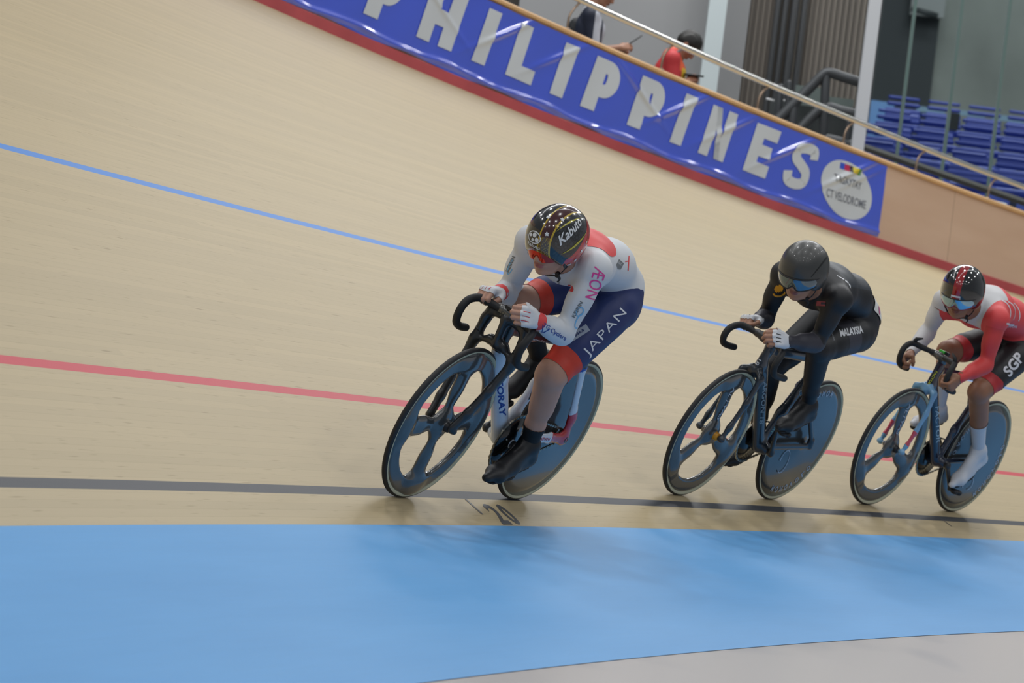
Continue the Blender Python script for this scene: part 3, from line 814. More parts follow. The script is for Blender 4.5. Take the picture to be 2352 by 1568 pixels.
def disc_wheel(root, marks, cog_side):
    g = empty('rear_wheel', Matrix.Identity(4)); g.parent = root
    pr = [(.0005, .030), (.02, .030), (.026, .026), (.05, .0235), (.12, .0205), (.2, .0165), (.27, .0125), (.3135, .0108), (.3135, -.0108), (.27, -.0125), (.2, -.0165), (.12, -.0205), (.05, -.0235), (.026, -.026), (.02, -.030), (.0005, -.030)]
    V, F = lathe(pr, 120); V = V+np.array([0, 0, R_W]); a = Acc(); a.add(V, [f for f in F], carbon)
    if marks:
        mk = mat('pale grey wheel lettering', '#9fb0c4', .35)
        arc_text(a, 'MONOVOLO', mk, 0, .0145, .272, .035, marks[0], -.17)
        arc_text(a, 'MONOVOLO', mk, 0, .0145, .272, .035, marks[0]+PI, -.17)
        V, F = ring2d(.045, .07, .006, 30, .3, 5.6, rot=marks[0]-2.2)
        c = np.array([math.cos(marks[0]-2.6), math.sin(marks[0]-2.6)])*.15
        a.add(np.stack([V[:, 0]+c[0], np.full(len(V), .022), V[:, 1]+c[1]+R_W], 1), F, mk, False)
    a.build('wheel_disc', g)
    tyre(0, 'tyre', g)
    a = Acc(); V, F = lathe([(.008, -.062), (.008, .062)], 20); a.add(V+np.array([0, 0, R_W]), F, alloy)
    V, F = lathe([(.001, .062), (.012, .062), (.012, .070), (.001, .072)], 6); a.add(V+np.array([0, 0, R_W]), F, alloy, False)
    V, F = lathe([(.001, -.062), (.012, -.062), (.012, -.070), (.001, -.072)], 6); a.add(V+np.array([0, 0, R_W]), F, alloy, False)
    V, F = lathe([(.014, .044*cog_side), (.031, .044*cog_side), (.031, .048*cog_side), (.014, .048*cog_side)], 30, close=True); a.add(V+np.array([0, 0, R_W]), F, chainm)
    a.build('hub', g)
def spoke_wheel(root, angles, name_text, hub_mat, cx=.97):
    g = empty('front_wheel', Matrix.Identity(4)); g.parent = root
    P = [Ring(.260, .303, .0125, k=.02)]
    P[0].cx = cx; P[0].cz = R_W
    c = np.array([cx, 0, R_W])
    P.append(EL(c, (.062, .020, .062), k=.02)); P.append(RC(c-(0, .030, 0), c+(0, .030, 0), .020, k=.015))
    for an in angles:
        d = np.array([math.cos(an), 0, math.sin(an)]); sd = np.array([-d[2], 0, d[0]])
        P.append(RC(c+d*.03, c+d*.17, .031, .0235, k=.02, st=((0, 1, 0), .36)))
        P.append(RC(c+d*.16, c+d*.285, .0235, .030, k=.03, st=((0, 1, 0), .36)))
        P.append(RC(c+d*.262-sd*.03, c+d*.262+sd*.03, .013, k=.04, st=((0, 1, 0), .5)))
    V, F = sdf_mesh(P, .0045, 3)
    a = Acc(); a.add(V, F.tolist(), carbon)
    if name_text:
        tr = a.tree(); mk = mat('white wheel lettering', '#c4cbd6', .35)
        for an in angles[:1]:
            d = np.array([math.cos(an), 0, math.sin(an)])
            text(a, tr, name_text, mk, c+d*.165+np.array([0, .03, 0]), -d, (0, 1, 0), .030, .19, bold=.0, shear=.35, L=.012, depth=.08)
    a.build('wheel_spokes', g)
    tyre(cx, 'tyre', g)
    a = Acc(); V, F = lathe([(.007, -.075), (.007, .06)], 16); a.add(V+c, F, alloy)
    V, F = lathe([(.001, .048), (.015, .048), (.019, .042), (.021, .028)], 24); a.add(V+c, F, hub_mat)
    a.build('hub', g)
def sweep_chain(acc, side, rc, bb, rr=.031):
    """roller chain around chainring and cog"""
    y = side*.048; A = np.array([bb[0], bb[1]]); B = np.array([0, R_W]); d = B-A; L = np.linalg.norm(d); d = d/L; n = np.array([-d[1], d[0]])
    s = (rc-rr)/L; cphi = s; sn = math.sqrt(1-s*s)
    t1 = d*cphi+n*sn; t2 = d*cphi-n*sn
    pts = []
    a1 = math.atan2(t1[1], t1[0]); a2 = math.atan2(t2[1], t2[0])
    def arc(C, r, s0, s1, nn): return [C+r*np.array([math.cos(x), math.sin(x)]) for x in np.linspace(s0, s1, nn)]
    # around the chainring the long way
    e = a2
    while e < a1: e += 2*PI
    pts += arc(A, rc, a1, e, 60)
    q0 = a2; q1 = a1
    while q1 < q0: q1 += 2*PI
    pts += [A+t2*rc+(B+t2*rr-A-t2*rc)*k for k in np.linspace(0, 1, 24)[1:-1]]
    pts += arc(B, rr, q0, q1, 14)
    pts += [B+t1*rr+(A+t1*rc-B-t1*rr)*k for k in np.linspace(0, 1, 24)[1:-1]]
    P = np.array(pts); P = np.concatenate([P, P[:1]])
    seg = np.linalg.norm(np.diff(P, axis=0), axis=1); cum = np.concatenate([[0], np.cumsum(seg)])
    N = int(cum[-1]/.0127); S = np.linspace(0, cum[-1], N, endpoint=False)
    X = np.interp(S, cum, P[:, 0]); Z = np.interp(S, cum, P[:, 1])
    for i in range(N):
        j = (i+1) % N; c = np.array([(X[i]+X[j])/2, y, (Z[i]+Z[j])/2]); u = unit([X[j]-X[i], 0, Z[j]-Z[i]]); v = np.array([-u[2], 0, u[0]])
        R = np.stack([u, [0, 1, 0], v], 1); V, F = box(c, (.0120, .0085 if i % 2 else .0055, .0085 if i % 2 else .007), R); acc.add(V, F, chainm, False)
def shell(name, prims, colour, parent, h=.005, extra=None, off=0.):
    """implicit shell painted by tag"""
    V, F = sdf_mesh(prims, h, 2); N = vnormals(V, F); td = tag_dist(prims, V); tags = list(td)
    a = Acc()
    for tg in tags:
        oth = [td[x] for x in tags if colour[x] != colour[tg]]
        if not oth:
            if len(set(id(colour[x]) for x in tags)) == 1: a.add(V, F.tolist(), colour[tg]); break
    else:
        done = set()
        for tg in tags:
            if id(colour[tg]) in done: continue
            done.add(id(colour[tg]))
            same = np.min([td[x] for x in tags if colour[x] is colour[tg]], 0); oth = np.min([td[x] for x in tags if colour[x] is not colour[tg]], 0)
            v, f = extract(V, N, F, same-oth); a.add(v, f, colour[tg])
    if extra: extra(a, a.tree())
    return a.build(name, parent)
def bars(root, pts, w, r=.016, horn=False, clampm=None):
    half = [np.array(p, float) for p in pts]
    L = [h*np.array([1, 1, 1]) for h in half]; R = [h*np.array([1, -1, 1]) for h in half]
    P = spline(R[::-1]+L[1:], 8); P, RR = roundcap(P, r, 4)
    # thinner and flatter in the middle
    RR = np.minimum(RR, .0135+.004*np.clip((np.abs(P[:, 1])-.06)/.05, 0, 1))
    V, F = tube(P, RR, 16); a = Acc(); a.add(V, F, tape)
    if horn:
        for s in (1, -1):
            c = half[3]*np.array([1, s, 1]); V, F = tube([c+(-.01, 0, .0), c+(.0, -s*.012, .03), c+(-.012, -s*.04, .045)], [.014, .011, .004], 10); a.add(V, F, tape)
    return a.build('handlebar', root)
def crank(root, side, bb, ang, L=.165, q=.075):
    s = side; c = np.array([bb[0], s*q, bb[1]]); d = np.array([math.cos(ang), 0, math.sin(ang)]); e = c+d*L+np.array([0, s*.012, 0])
    P = [RC(c, e, .017, .012, k=.01, st=((0, 1, 0), .62)), RC((bb[0], s*.035, bb[1]), c, .016, k=.015), RC(e, e+(0, s*.012, 0), .011, k=.008)]
    V, F = sdf_mesh(P, .005, 2); a = Acc(); a.add(V, F.tolist(), satin); o = a.build('crank_arm', root)
    # pedal: axle and clipless body
    p = e+np.array([0, s*.045, 0]); a = Acc()
    V, F = tube([e, p], .0065, 10); a.add(V, F, alloy)
    V, F = sdf_mesh([RC(p-(.028, 0, 0), p+(.034, 0, 0), .012, k=.01, st=((0, 1, 0), 1.8)), RC(p-(0, .02, 0), p+(0, .02, 0), .012, k=.01)], .005, 1); a.add(V, F.tolist(), black)
    a.build('pedal', root); return p
def chainring(root, side, bb, r, face):
    y = side*.048; c = np.array([bb[0], 0, bb[1]])
    n = 60*2; a = Acc(); ang = np.linspace(0, 2*PI, n, endpoint=False); ro = np.where(np.arange(n) % 2 == 0, r+.004, r-.001)
    V = []; F = []
    for yy in (y-.0017, y+.0017):
        V += [(c[0]+ro[i]*math.cos(ang[i]), yy, c[2]+ro[i]*math.sin(ang[i])) for i in range(n)]
    F = [[i, (i+1) % n, n+(i+1) % n, n+i] for i in range(n)]+[list(range(n))[::-1], list(range(n, 2*n))]
    a.add(V, F, mat('dark ring teeth', '#3a3b3a', .35, .7), False)
    for sg in (1, -1):
        V, F = lathe([(.001, y+sg*.0065), (r*.3, y+sg*.0065), (r*.93, y+sg*.0028), (r*.93, y)], 72); a.add(V+c, F if sg > 0 else [f[::-1] for f in F], face)
    for i in range(5):
        aa = i*2*PI/5+.3; p = c+np.array([math.cos(aa)*r*.5, y+side*.006, math.sin(aa)*r*.5]); V, F = tube([p, p+(0, side*.003, 0)], .005, 8); a.add(V, F, alloy)
    return a.build('chainring', root)
def saddle(root, x, z):
    P = [RC((x-.10, 0, z), (x+.02, 0, z-.004), .035, .03, k=.04, st=((0, 0, 1), .5)), RC((x-.10, -.045, z+.002), (x-.10, .045, z+.002), .03, k=.04, st=((0, 0, 1), .5)), RC((x+.02, 0, z-.004), (x+.15, 0, z-.006), .024, .017, k=.03, st=((0, 0, 1), .6))]
    V, F = sdf_mesh(P, .008, 2); a = Acc(); a.add(V, F.tolist(), black)
    for s in (1, -1):
        V, F = tube(spline([(x-.09, s*.03, z-.01), (x-.05, s*.022, z-.04), (x+.05, s*.02, z-.04), (x+.12, s*.01, z-.012)], 5), .0035, 8); a.add(V, F, alloy)
    return a.build('saddle', root)
def camdecal(a, tr, k, shape, m, O, X, w_, h_, off=.0014, L=.007, **kw):
    """print on a garment, laid on along the rider's three-quarter view; X in (right, down)"""
    N_ = camdir(k, (0, 0, 1)); Xd = camdir(k, (X[0], -X[1], 0))
    if isinstance(shape, str): V, F = fitglyph(shape, w_, h_, **kw)
    else: V, F = shape
    decal(a, tr, (V, F), m, O, Xd, N_, off=off, L=L, depth=.6)
white_p = mat('gloss white frame paint', '#c9d3df', .22, coat=.5)
red_p = mat('gloss red frame paint', '#b3202c', .22, coat=.5)
blue_t = mat('deep blue lettering', '#1f3f8f', .4)
white_t = mat('white lettering', '#d8dbe0', .4)

def bicycle(k):
    M = Matrix(rider_matrix(k).tolist()); BB = (.41, .29)
    if k == 1:
        root = empty('bicycle', M, 'white and black track bicycle with four-spoke front wheel, ridden by the leader', 'bicycle', 'track bicycles')
        disc_wheel(root, None, 1); spoke_wheel(root, [math.radians(a) for a in (84, -6, 174, -96)], None, black)
        s = ((0, 1, 0), .7)
        P = [RC((.845, 0, .775), (.825, 0, .69), .030, .028, tag='blk', k=.02, st=((0, 1, 0), .72)),
             RC((.815, 0, .665), (.70, 0, .555), .036, .040, tag='wht', k=.02, st=((0, 1, 0), .8)), RC((.70, 0, .555), (.44, 0, .31), .040, .040, tag='wht', k=.02, st=((0, 1, 0), .8)),
             RC((BB[0], -.035, BB[1]), (BB[0], .035, BB[1]), .028, tag='wht', k=.03),
             RC((.82, 0, .762), (.26, 0, .735), .020, .018, tag='blk', k=.02, st=((0, 1, 0), .8)),
             RC(*((BB[0], 0, BB[1]), (.40, 0, .40)), .030, .026, tag='wht', k=.03, st=s), RC((.40, 0, .40), (.36, 0, .54), .026, .026, tag='wht', k=.02, st=s), RC((.36, 0, .54), (.25, 0, .72), .026, .026, tag='wht', k=.02, st=s),
             RC((.25, 0, .72), (.17, 0, .90), .024, .022, tag='blk', k=.01, st=s)]
        for sd in (1, -1):
            P += [RC((.40, sd*.03, .30), (.24, sd*.064, .325), .020, .021, tag='wht', k=.015, st=((0, 1, 0), .5)), RC((.24, sd*.064, .325), (.13, sd*.068, .335), .021, .022, tag='wht', k=.01, st=((0, 1, 0), .5)),
                  RC((.13, sd*.068, .335), (0, sd*.068, R_W), .022, .024, tag='red', k=.01, st=((0, 1, 0), .5)), RC((0, sd*.068, R_W), (.015, sd*.066, .43), .022, .020, tag='red', k=.02, st=((0, 1, 0), .5)), RC((.015, sd*.066, .43), (.04, sd*.065, .465), .020, .020, tag='red', k=.02, st=((0, 1, 0), .5)),
                  RC((.04, sd*.065, .465), (.155, sd*.062, .655), .021, .021, tag='wht', k=.01, st=((0, 1, 0), .5)), RC((.155, sd*.062, .655), (.165, sd*.06, .672), .021, .021, tag='blu', k=.01, st=((0, 1, 0), .5)),
                  RC((.165, sd*.06, .672), (.21, sd*.03, .80), .021, .022, tag='blk', k=.01, st=((0, 1, 0), .55)), RC((.21, sd*.03, .80), (.2, 0, .84), .02, .02, tag='blk', k=.02)]
        C = {'blk': satin, 'wht': white_p, 'red': red_p, 'blu': mat('blue band paint', '#2a4fae', .3)}
        def ex(a, tr):
            camdecal(a, tr, 1, 'TORAY', blue_t, (.657, .03, .481), (8, 92), .150, .026, bold=.03, L=.006)
            camdecal(a, tr, 1, 'Toray Carbon', white_t, (.557, .02, .739), (40, 10), .085, .012, bold=.01, L=.006)
            camdecal(a, tr, 1, ring2d(.010, .010, .0022, 24), white_t, (.904, .02, .723), (1, 0), None, None, L=.006); camdecal(a, tr, 1, strokes([r_(-.001, -.005, .001, .005), r_(-.001, -.005, .004, -.003)]), white_t, (.904, .02, .723), (1, 0), None, None, L=.006)
            for sg in (1, -1):
                text(a, tr, 'JAPAN', mat('red lettering', '#b3303a', .4), (.19, sg*.12, .33), (-sg, 0, .03), (0, sg, 0), .018, .085, bold=.01, L=.01, depth=.12)
                for q in range(4): decal(a, tr, (rect2d(.007, .018)), black, (.385-.0, sg*.06, .485+.009*q), (-sg, 0, 0), (0, sg, 0), L=.01, depth=.12)
                V, F = ring2d(.014, .014, .006, 20); decal(a, tr, (V, F), mat('grey axle print', '#4a4d50', .4), (0, sg*.12, R_W), (1, 0, 0), (0, sg, 0), L=.01, depth=.12)
        shell('frame', P, C, root, .005, ex)
        # wide fork with two blades and a bridge over the wheel
        F_ = []
        for sd in (1, -1):
            pts = [(.868, sd*.085, .80), (.865, sd*.096, .76), (.868, sd*.096, .65), (.905, sd*.084, .53), (.945, sd*.069, .42), (.978, sd*.056, .345)]
            for i in range(len(pts)-1): F_.append(RC(pts[i], pts[i+1], .0265-.0012*i, .0255-.0012*i, tag='b', k=.012, st=((0, 1, 0), .72)))
            F_ += [RC((.97, sd*.05, R_W), (.97, sd*.066, R_W), .012, tag='b', k=.01), RC((.868, sd*.094, .67), (.865, sd*.03, .70), .016, .018, tag='b', k=.02, st=((0, 0, 1), .6))]
            F_ += [RC((.868, sd*.085, .80), (.885, 0, .812), .018, .02, tag='b', k=.02)]
        F_ += [RC((.90, 0, .80), (.877, 0, .70), .022, .020, tag='b', k=.02, st=((0, 1, 0), .8)), RC((.866, -.03, .70), (.866, .03, .70), .02, tag='b', k=.02),
               RC((.84, 0, .672), (.80, 0, .63), .014, .01, tag='b', k=.02, st=((0, 1, 0), 1.6))]
        def exf(a, tr):
            for zz, xx, yy in ((.76, .865, .096), (.70, .867, .096), (.60, .88, .09), (.52, .902, .081)):
                for sd in (1, -1):
                    V, F = tube([(xx-.0015, sd*yy, zz+.004), (xx+.0015, sd*yy, zz-.004)], .0268, 16, flat=(1, .62), up=(1, 0, 0)); a.add(V, F, black)
        shell('fork', F_, {'b': satin}, root, .005, exf)
        bars(root, [(.885, 0, .825), (.892, .05, .825), (.905, .10, .825), (.925, .135, .822), (.965, .151, .800), (.985, .153, .758), (.968, .154, .708), (.925, .154, .686), (.865, .154, .682)], .154)
        a = Acc(); V, F = sdf_mesh([RC((.84, 0, .80), (.89, 0, .825), .024, .022, k=.02), RC((.885, -.045, .826), (.885, .045, .826), .02, k=.02)], .005, 2); a.add(V, F.tolist(), carbon)
        V, F = box((.905, .0, .850), (.03, .045, .012)); a.add(V, F, black, False)
        V, F = box((.895, .025, .853), (.02, .01, .012)); a.add(V, F, mat('green indicator', '#3fbf45', .4), False)
        V, F = box((.865, .02, .79), (.012, .02, .008)); a.add(V, F, alloy, False); a.build('stem', root)
        chainring(root, 1, BB, .124, mat('dark gloss chainring', '#15181b', .18, .3, coat=.5)); a = Acc(); sweep_chain(a, 1, .126, BB); a.build('chain', root)
        crank(root, 1, BB, math.radians(-42)); crank(root, -1, BB, math.radians(138)); saddle(root, .14, .92)
    elif k == 2:
        root = empty('bicycle', M, 'all-dark track bicycle with orange hub cap, ridden by the rider in black', 'bicycle', 'track bicycles')
        disc_wheel(root, (1.75,), -1); spoke_wheel(root, [math.radians(a) for a in (80, -40, 200)], 'ALTVAS', mat('orange hub cap', '#c98a1c', .35))
        s = ((0, 1, 0), .62)
        P = [RC((.825, 0, .795), (.838, 0, .685), .030, .030, tag='b', k=.02, st=s), RC((.80, 0, .70), (.44, 0, .31), .036, .038, tag='b', k=.03, st=s), RC((BB[0], -.035, BB[1]), (BB[0], .035, BB[1]), .028, tag='b', k=.03),
             RC((.80, 0, .785), (.24, 0, .775), .025, .023, tag='b', k=.02, st=s), RC((BB[0], 0, BB[1]), (.355, 0, .47), .03, .033, tag='b', k=.02, st=s), RC((.355, 0, .47), (.22, 0, .80), .035, .028, tag='b', k=.02, st=s), RC((.22, 0, .80), (.17, 0, .91), .024, .02, tag='b', k=.01, st=s)]
        for sd in (1, -1):
            P += [RC((.40, sd*.03, .30), (.0, sd*.062, R_W), .017, .014, tag='b', k=.015, st=((0, 1, 0), .6)), RC((.29, sd*.02, .62), (.19, sd*.05, .53), .014, .013, tag='b', k=.02, st=((0, 1, 0), .7)), RC((.19, sd*.05, .53), (.02, sd*.064, .37), .013, .014, tag='b', k=.02, st=((0, 1, 0), .7)), RC((0, sd*.062, R_W), (.02, sd*.064, .37), .016, tag='b', k=.01)]
        def ex(a, tr):
            g2 = mat('grey frame lettering', '#8598a2', .4)
            camdecal(a, tr, 2, 'ARGON 18', g2, (.660, .03, .528), (-1, 100), .205, .022, bold=.02, L=.006); camdecal(a, tr, 2, '18', white_t, (.907, .02, .728), (-13, 20), .03, .022, bold=.0, L=.006)
            for sg in (1, -1):
                text(a, tr, 'WORKS', mat('mint lettering', '#7fb8a4', .4), (.375, sg*.06, .42), (-.35, 0, 1) if sg > 0 else (.35, 0, -1), (0, sg, 0), .022, .10, L=.012, depth=.15)
                V, F = ring2d(.018, .018, .004, 24); decal(a, tr, (V, F), g2, (.305, sg*.08, .60), (-1, 0, 0), (0, sg, 0), L=.01, depth=.15)
        shell('frame', P, {'b': mat('dark slate frame paint', '#2a323b', .28, coat=.35)}, root, .005, ex)
        F_ = [RC((.845, 0, .68), (.85, 0, .665), .026, tag='b', k=.02)]
        for sd in (1, -1):
            pts = [(.852, sd*.02, .682), (.868, sd*.055, .65), (.90, sd*.062, .53), (.945, sd*.064, .40), (.968, sd*.064, R_W)]
            for i in range(4): F_.append(RC(pts[i], pts[i+1], .021-.0014*i, .0196-.0014*i, tag='b', k=.015, st=((0, 1, 0), .65)))
            F_.append(RC((.97, sd*.055, R_W), (.97, sd*.072, R_W), .012, tag='b', k=.01))
        shell('fork', F_, {'b': mat('dark slate frame paint', '#2a323b')}, root, .005)
        bars(root, [(.935, 0, .845), (.935, .05, .845), (.945, .10, .845), (.965, .13, .838), (.998, .147, .81), (1.01, .15, .77), (.985, .151, .735), (.93, .151, .722), (.855, .151, .717)], .15)
        a = Acc(); V, F = sdf_mesh([RC((.815, 0, .83), (.93, 0, .845), .026, .020, k=.02), RC((.93, -.045, .846), (.93, .045, .846), .019, k=.02), RC((.82, 0, .84), (.825, 0, .79), .024, k=.02)], .005, 2); a.add(V, F.tolist(), satin)
        V, F = box((.93, .02, .867), (.03, .05, .012)); a.add(V, F, mat('grey computer', '#5a5f60', .4), False); a.build('stem', root)
        chainring(root, -1, BB, .112, mat('dark gloss chainring', '#15181b')); a = Acc(); sweep_chain(a, -1, .114, BB); a.build('chain', root)
        crank(root, 1, BB, math.radians(56)); crank(root, -1, BB, math.radians(236)); saddle(root, .14, .93)
    else:
        root = empty('bicycle', M, 'navy track bicycle with light blue and pink fork, ridden by the rightmost rider', 'bicycle', 'track bicycles')
        disc_wheel(root, (.9,), -1); spoke_wheel(root, [math.radians(a) for a in (82, -38, 202)], 'ALTVAS', black)
        s = ((0, 1, 0), .62); navy = mat('gloss navy frame paint', '#1b2438', .2, coat=.5)
        P = [RC((.82, 0, .815), (.845, 0, .69), .032, .030, tag='b', k=.02, st=s), RC((.80, 0, .70), (.44, 0, .31), .034, .036, tag='b', k=.03, st=s), RC((BB[0], -.035, BB[1]), (BB[0], .035, BB[1]), .028, tag='b', k=.03),
             RC((.80, 0, .79), (.24, 0, .775), .019, .018, tag='b', k=.02, st=s), RC((BB[0], 0, BB[1]), (.355, 0, .47), .028, .026, tag='b', k=.02, st=s), RC((.355, 0, .47), (.22, 0, .80), .026, .024, tag='b', k=.02, st=s), RC((.22, 0, .80), (.17, 0, .91), .022, .02, tag='b', k=.01, st=s)]
        for sd in (1, -1):
            P += [RC((.40, sd*.03, .30), (.0, sd*.062, R_W), .015, .013, tag='b', k=.015, st=((0, 1, 0), .6)), RC((.27, sd*.04, .66), (.0, sd*.066, R_W), .012, .012, tag='b', k=.02, st=((0, 1, 0), .7))]
        def ex(a, tr):
            pb = mat('pale blue lettering', '#a9c6d6', .4); ye = mat('yellow lettering', '#cfd03a', .4)
            camdecal(a, tr, 3, 'FACTOR', pb, (.623, .03, .499), (14, 92), .20, .026, bold=.0, L=.006); camdecal(a, tr, 3, 'FACTOR', ye, (.881, .02, .746), (-22, 36), .085, .012, bold=.02, L=.006)
            for sg in (1, -1):
                pass
        shell('frame', P, {'b': navy}, root, .005, ex)
        lb = mat('light blue fork paint', '#6fa0c4', .25, coat=.5); pk = mat('pink fork band', '#c8485c', .3, coat=.4)
        F_ = [RC((.852, 0, .69), (.858, 0, .67), .026, tag='b', k=.02)]
        for sd in (1, -1):
            pts = [(.858, sd*.02, .688), (.868, sd*.06, .665), (.885, sd*.07, .56), (.918, sd*.072, .455), (.95, sd*.072, .375), (.969, sd*.07, R_W)]; tg = ['b', 'b', 'b', 'p', 'b']
            for i in range(5): F_.append(RC(pts[i], pts[i+1], .021-.0015*i, .0195-.0015*i, tag=tg[i], k=.012, st=((0, 1, 0), .55)))
            F_.append(RC((.97, sd*.062, R_W), (.97, sd*.078, R_W), .012, tag='b', k=.01))
        shell('fork', F_, {'b': lb, 'p': pk}, root, .005)
        bars(root, [(.875, 0, .865), (.885, .04, .868), (.915, .095, .87), (.95, .135, .872), (.985, .148, .845), (.995, .150, .80), (.975, .151, .757), (.93, .151, .735), (.865, .151, .728)], .15, .0155, True)
        a = Acc(); V, F = sdf_mesh([RC((.815, 0, .84), (.875, 0, .865), .024, .020, k=.02), RC((.875, -.045, .866), (.875, .045, .866), .018, k=.02)], .005, 2); a.add(V, F.tolist(), carbon)
        V, F = box((.865, .0, .892), (.02, .03, .012)); a.add(V, F, mat('green indicator', '#3fbf45', .4), False); V, F = box((.85, .02, .888), (.02, .03, .02)); a.add(V, F, black, False); a.build('stem', root)
        chainring(root, -1, BB, .112, mat('dark gloss chainring', '#15181b')); a = Acc(); sweep_chain(a, -1, .114, BB); a.build('chain', root)
        crank(root, 1, BB, math.radians(-132)); crank(root, -1, BB, math.radians(48)); saddle(root, .14, .93)
    return root
for _k in (1, 2, 3): bicycle(_k)
# ------------------------------------------------------------------ people
def seg(P, R, tags, k=.012, st=None):
    """connected round cones; tags per segment"""
    P = [np.array(p, float) for p in P]
    return [RC(P[i], P[i+1], R[i], R[i+1], tag=tags[i] if isinstance(tags, (list, tuple)) else tags, k=k, st=st) for i in range(len(P)-1)]
def lerp(a, b, t): return np.array(a, float)*(1-t)+np.array(b, float)*t
def limb(A, B, ra, rb, cuts, tags, k=.012):
    ts = [0]+list(cuts)+[1]
    return seg([lerp(A, B, t) for t in ts], [ra+(rb-ra)*t for t in ts], tags, k)
def frame3(X, Z):
    X = unit(X); Z = np.array(Z, float); Z = unit(Z-X*(Z@X)); return X, Z
def hand(W, X, Z, Y, curl=(72, 160, 225), glove='glove', thumb='across', scale=1., spread=0., grip=None):
    """W wrist, X along the metacarpals, Y towards the thumb, Z out of the back of the hand"""
    X, Z = frame3(X, Z); Y = np.array(Y, float); Y = unit(Y-X*(Y@X)-Z*(Y@Z)); W = np.array(W, float); s = scale
    def p(x, y, z): return W+(X*x+Y*y+Z*z)*s
    out = []; gl = glove or 'skin'
    mc = [(.084, .029), (.088, .010), (.084, -.010), (.076, -.028)]
    ln = [(.042, .025, .021), (.046, .028, .022), (.043, .026, .021), (.034, .020, .018)]
    out.append(RC(p(-.005, 0, 0), p(.03, 0, 0), .024*s, .022*s, tag=gl, k=.012, st=(Z, .75)))
    for j, (x, y) in enumerate(mc):
        out.append(RC(p(.015, y*.6, 0), p(x, y, 0), .0135*s, .0115*s, tag=gl, k=.010))
    out.append(RC(p(.02, .02, -.012), p(.05, .03, -.018), .016*s, .013*s, tag=gl, k=.012))
    out.append(RC(p(.02, -.02, -.010), p(.06, -.022, -.012), .014*s, .011*s, tag=gl, k=.012))
    for j, (x, y) in enumerate(mc):
        q = p(x, y, 0); r = (.0100, .0102, .0098, .0088)[j]*s
        for i, L in enumerate(ln[j]):
            a = math.radians(curl[i]+(3-j)*spread); d = X*math.cos(a)-Z*math.sin(a)
            e = q+d*L*s
            rr = r*(1-.07*i)
            if i == 0 and glove:
                m_ = lerp(q, e, .25); out.append(RC(q, m_, rr*1.08, rr*1.05, tag=gl, k=.004)); out.append(RC(m_, e, rr, rr*.96, tag='skin', k=.003))
            else: out.append(RC(q, e, rr, rr*.94, tag='skin', k=.003))
            q = e
    if thumb == 'across': T = [(.022, .030, -.010), (.050, .046, -.024), (.076, .036, -.044), (.088, .014, -.052)]
    elif thumb == 'up': T = [(.022, .030, -.008), (.052, .046, -.018), (.084, .044, -.030), (.106, .036, -.036)]
    else: T = [(.022, .030, -.012), (.045, .045, -.034), (.060, .036, -.058), (.064, .018, -.068)]
    out.append(RC(p(*T[0]), p(*T[1]), .014*s, .0115*s, tag=gl, k=.008)); out.append(RC(p(*T[1]), p(*T[2]), .0112*s, .0100*s, tag='skin', k=.004)); out.append(RC(p(*T[2]), p(*T[3]), .0100*s, .0085*s, tag='skin', k=.003))
    return out
def head_prims(H, s=1.):
    """H 4x4: x face direction, y left ear, z crown; origin between the ears at eye level"""
    R = H[:3, :3]; o = H[:3, 3]
    def p(x, y, z): return o+R@(np.array([x, y, z])*s)
    def el(c, r, k=.012, tag='head'): return EL(p(*c), np.array(r)*s, tag, k, R)
    def rc(a, b, ra, rb, k=.012, tag='head', st=None): return RC(p(*a), p(*b), ra*s, rb*s, tag=tag, k=k, st=None if st is None else (R@np.array(st[0]), st[1]))
    out = [el((-.012, 0, .035), (.097, .074, .085), .02), el((.028, 0, -.03), (.062, .060, .082), .03), el((.045, 0, .02), (.045, .058, .05), .02)]
    for sd in (1, -1):
        out += [rc((-.005, sd*.055, -.045), (.045, sd*.030, -.095), .020, .018, .025), el((.060, sd*.036, -.030), (.022, .022, .020), .02), el((.084, sd*.030, .018), (.014, .024, .010), .012), el((-.012, sd*.076, -.012), (.020, .008, .032), .006)]
    out += [el((.066, 0, -.100), (.024, .026, .020), .02), rc((.086, 0, .010), (.107, 0, -.030), .009, .012, .012), el((.100, 0, -.036), (.015, .019, .010), .008), el((.082, 0, -.062), (.016, .028, .014), .012),
            el((.0915, 0, -.0625), (.0105, .023, .0052), .003, 'lip'), el((.0900, 0, -.0725), (.0115, .020, .0062), .003, 'lip')]
    for sd in (1, -1):
        e = el((.076, sd*.031, .000), (.014, .015, .009), .006); e.neg = True; out.append(e); out.append(el((.071, sd*.031, .001), (.012, .0125, .0115), .002, 'eye'))
    m = EL(p(.104, 0, -.0675), np.array([.014, .018, .0012])*s, 'x', .002, R, neg=True); out.append(m)
    return out
def torso_prims(J, g=1.):
    L, R_ = np.array(J['hipL'], float), np.array(J['hipR'], float); hm = (L+R_)/2; sp = J['spine']; o = []
    o.append(EL(hm+np.array([-.025, 0, .042]), np.array([.112, .125, .108])*g, 'shorts', .04, J.get('PR', np.eye(3))))
    for sd, h in ((1, L), (-1, R_)): o.append(EL(h+np.array([-.062, -sd*.004, .0]), np.array([.094, .078, .100])*g, 'shorts', .05))
    rr = J.get('tr', (.098, .098, .106, .102))
    for i in range(3): o.append(RC(sp[i], sp[i+1], rr[i], rr[i+1], tag='top', k=.05, st=((0, 1, 0), 1.14)))
    for sd, s in ((1, J['shL']), (-1, J['shR'])):
        o.append(RC(lerp(sp[2], sp[3], .6)+np.array([0, sd*.05, .03]), s, .075, .056, tag='top', k=.05)); o.append(RC(lerp(sp[2], sp[3], .2)+np.array([0, sd*.06, -.01]), lerp(sp[3], s, .8)+np.array([-.01, 0, -.04]), .075, .05, tag='top', k=.05))
    return o
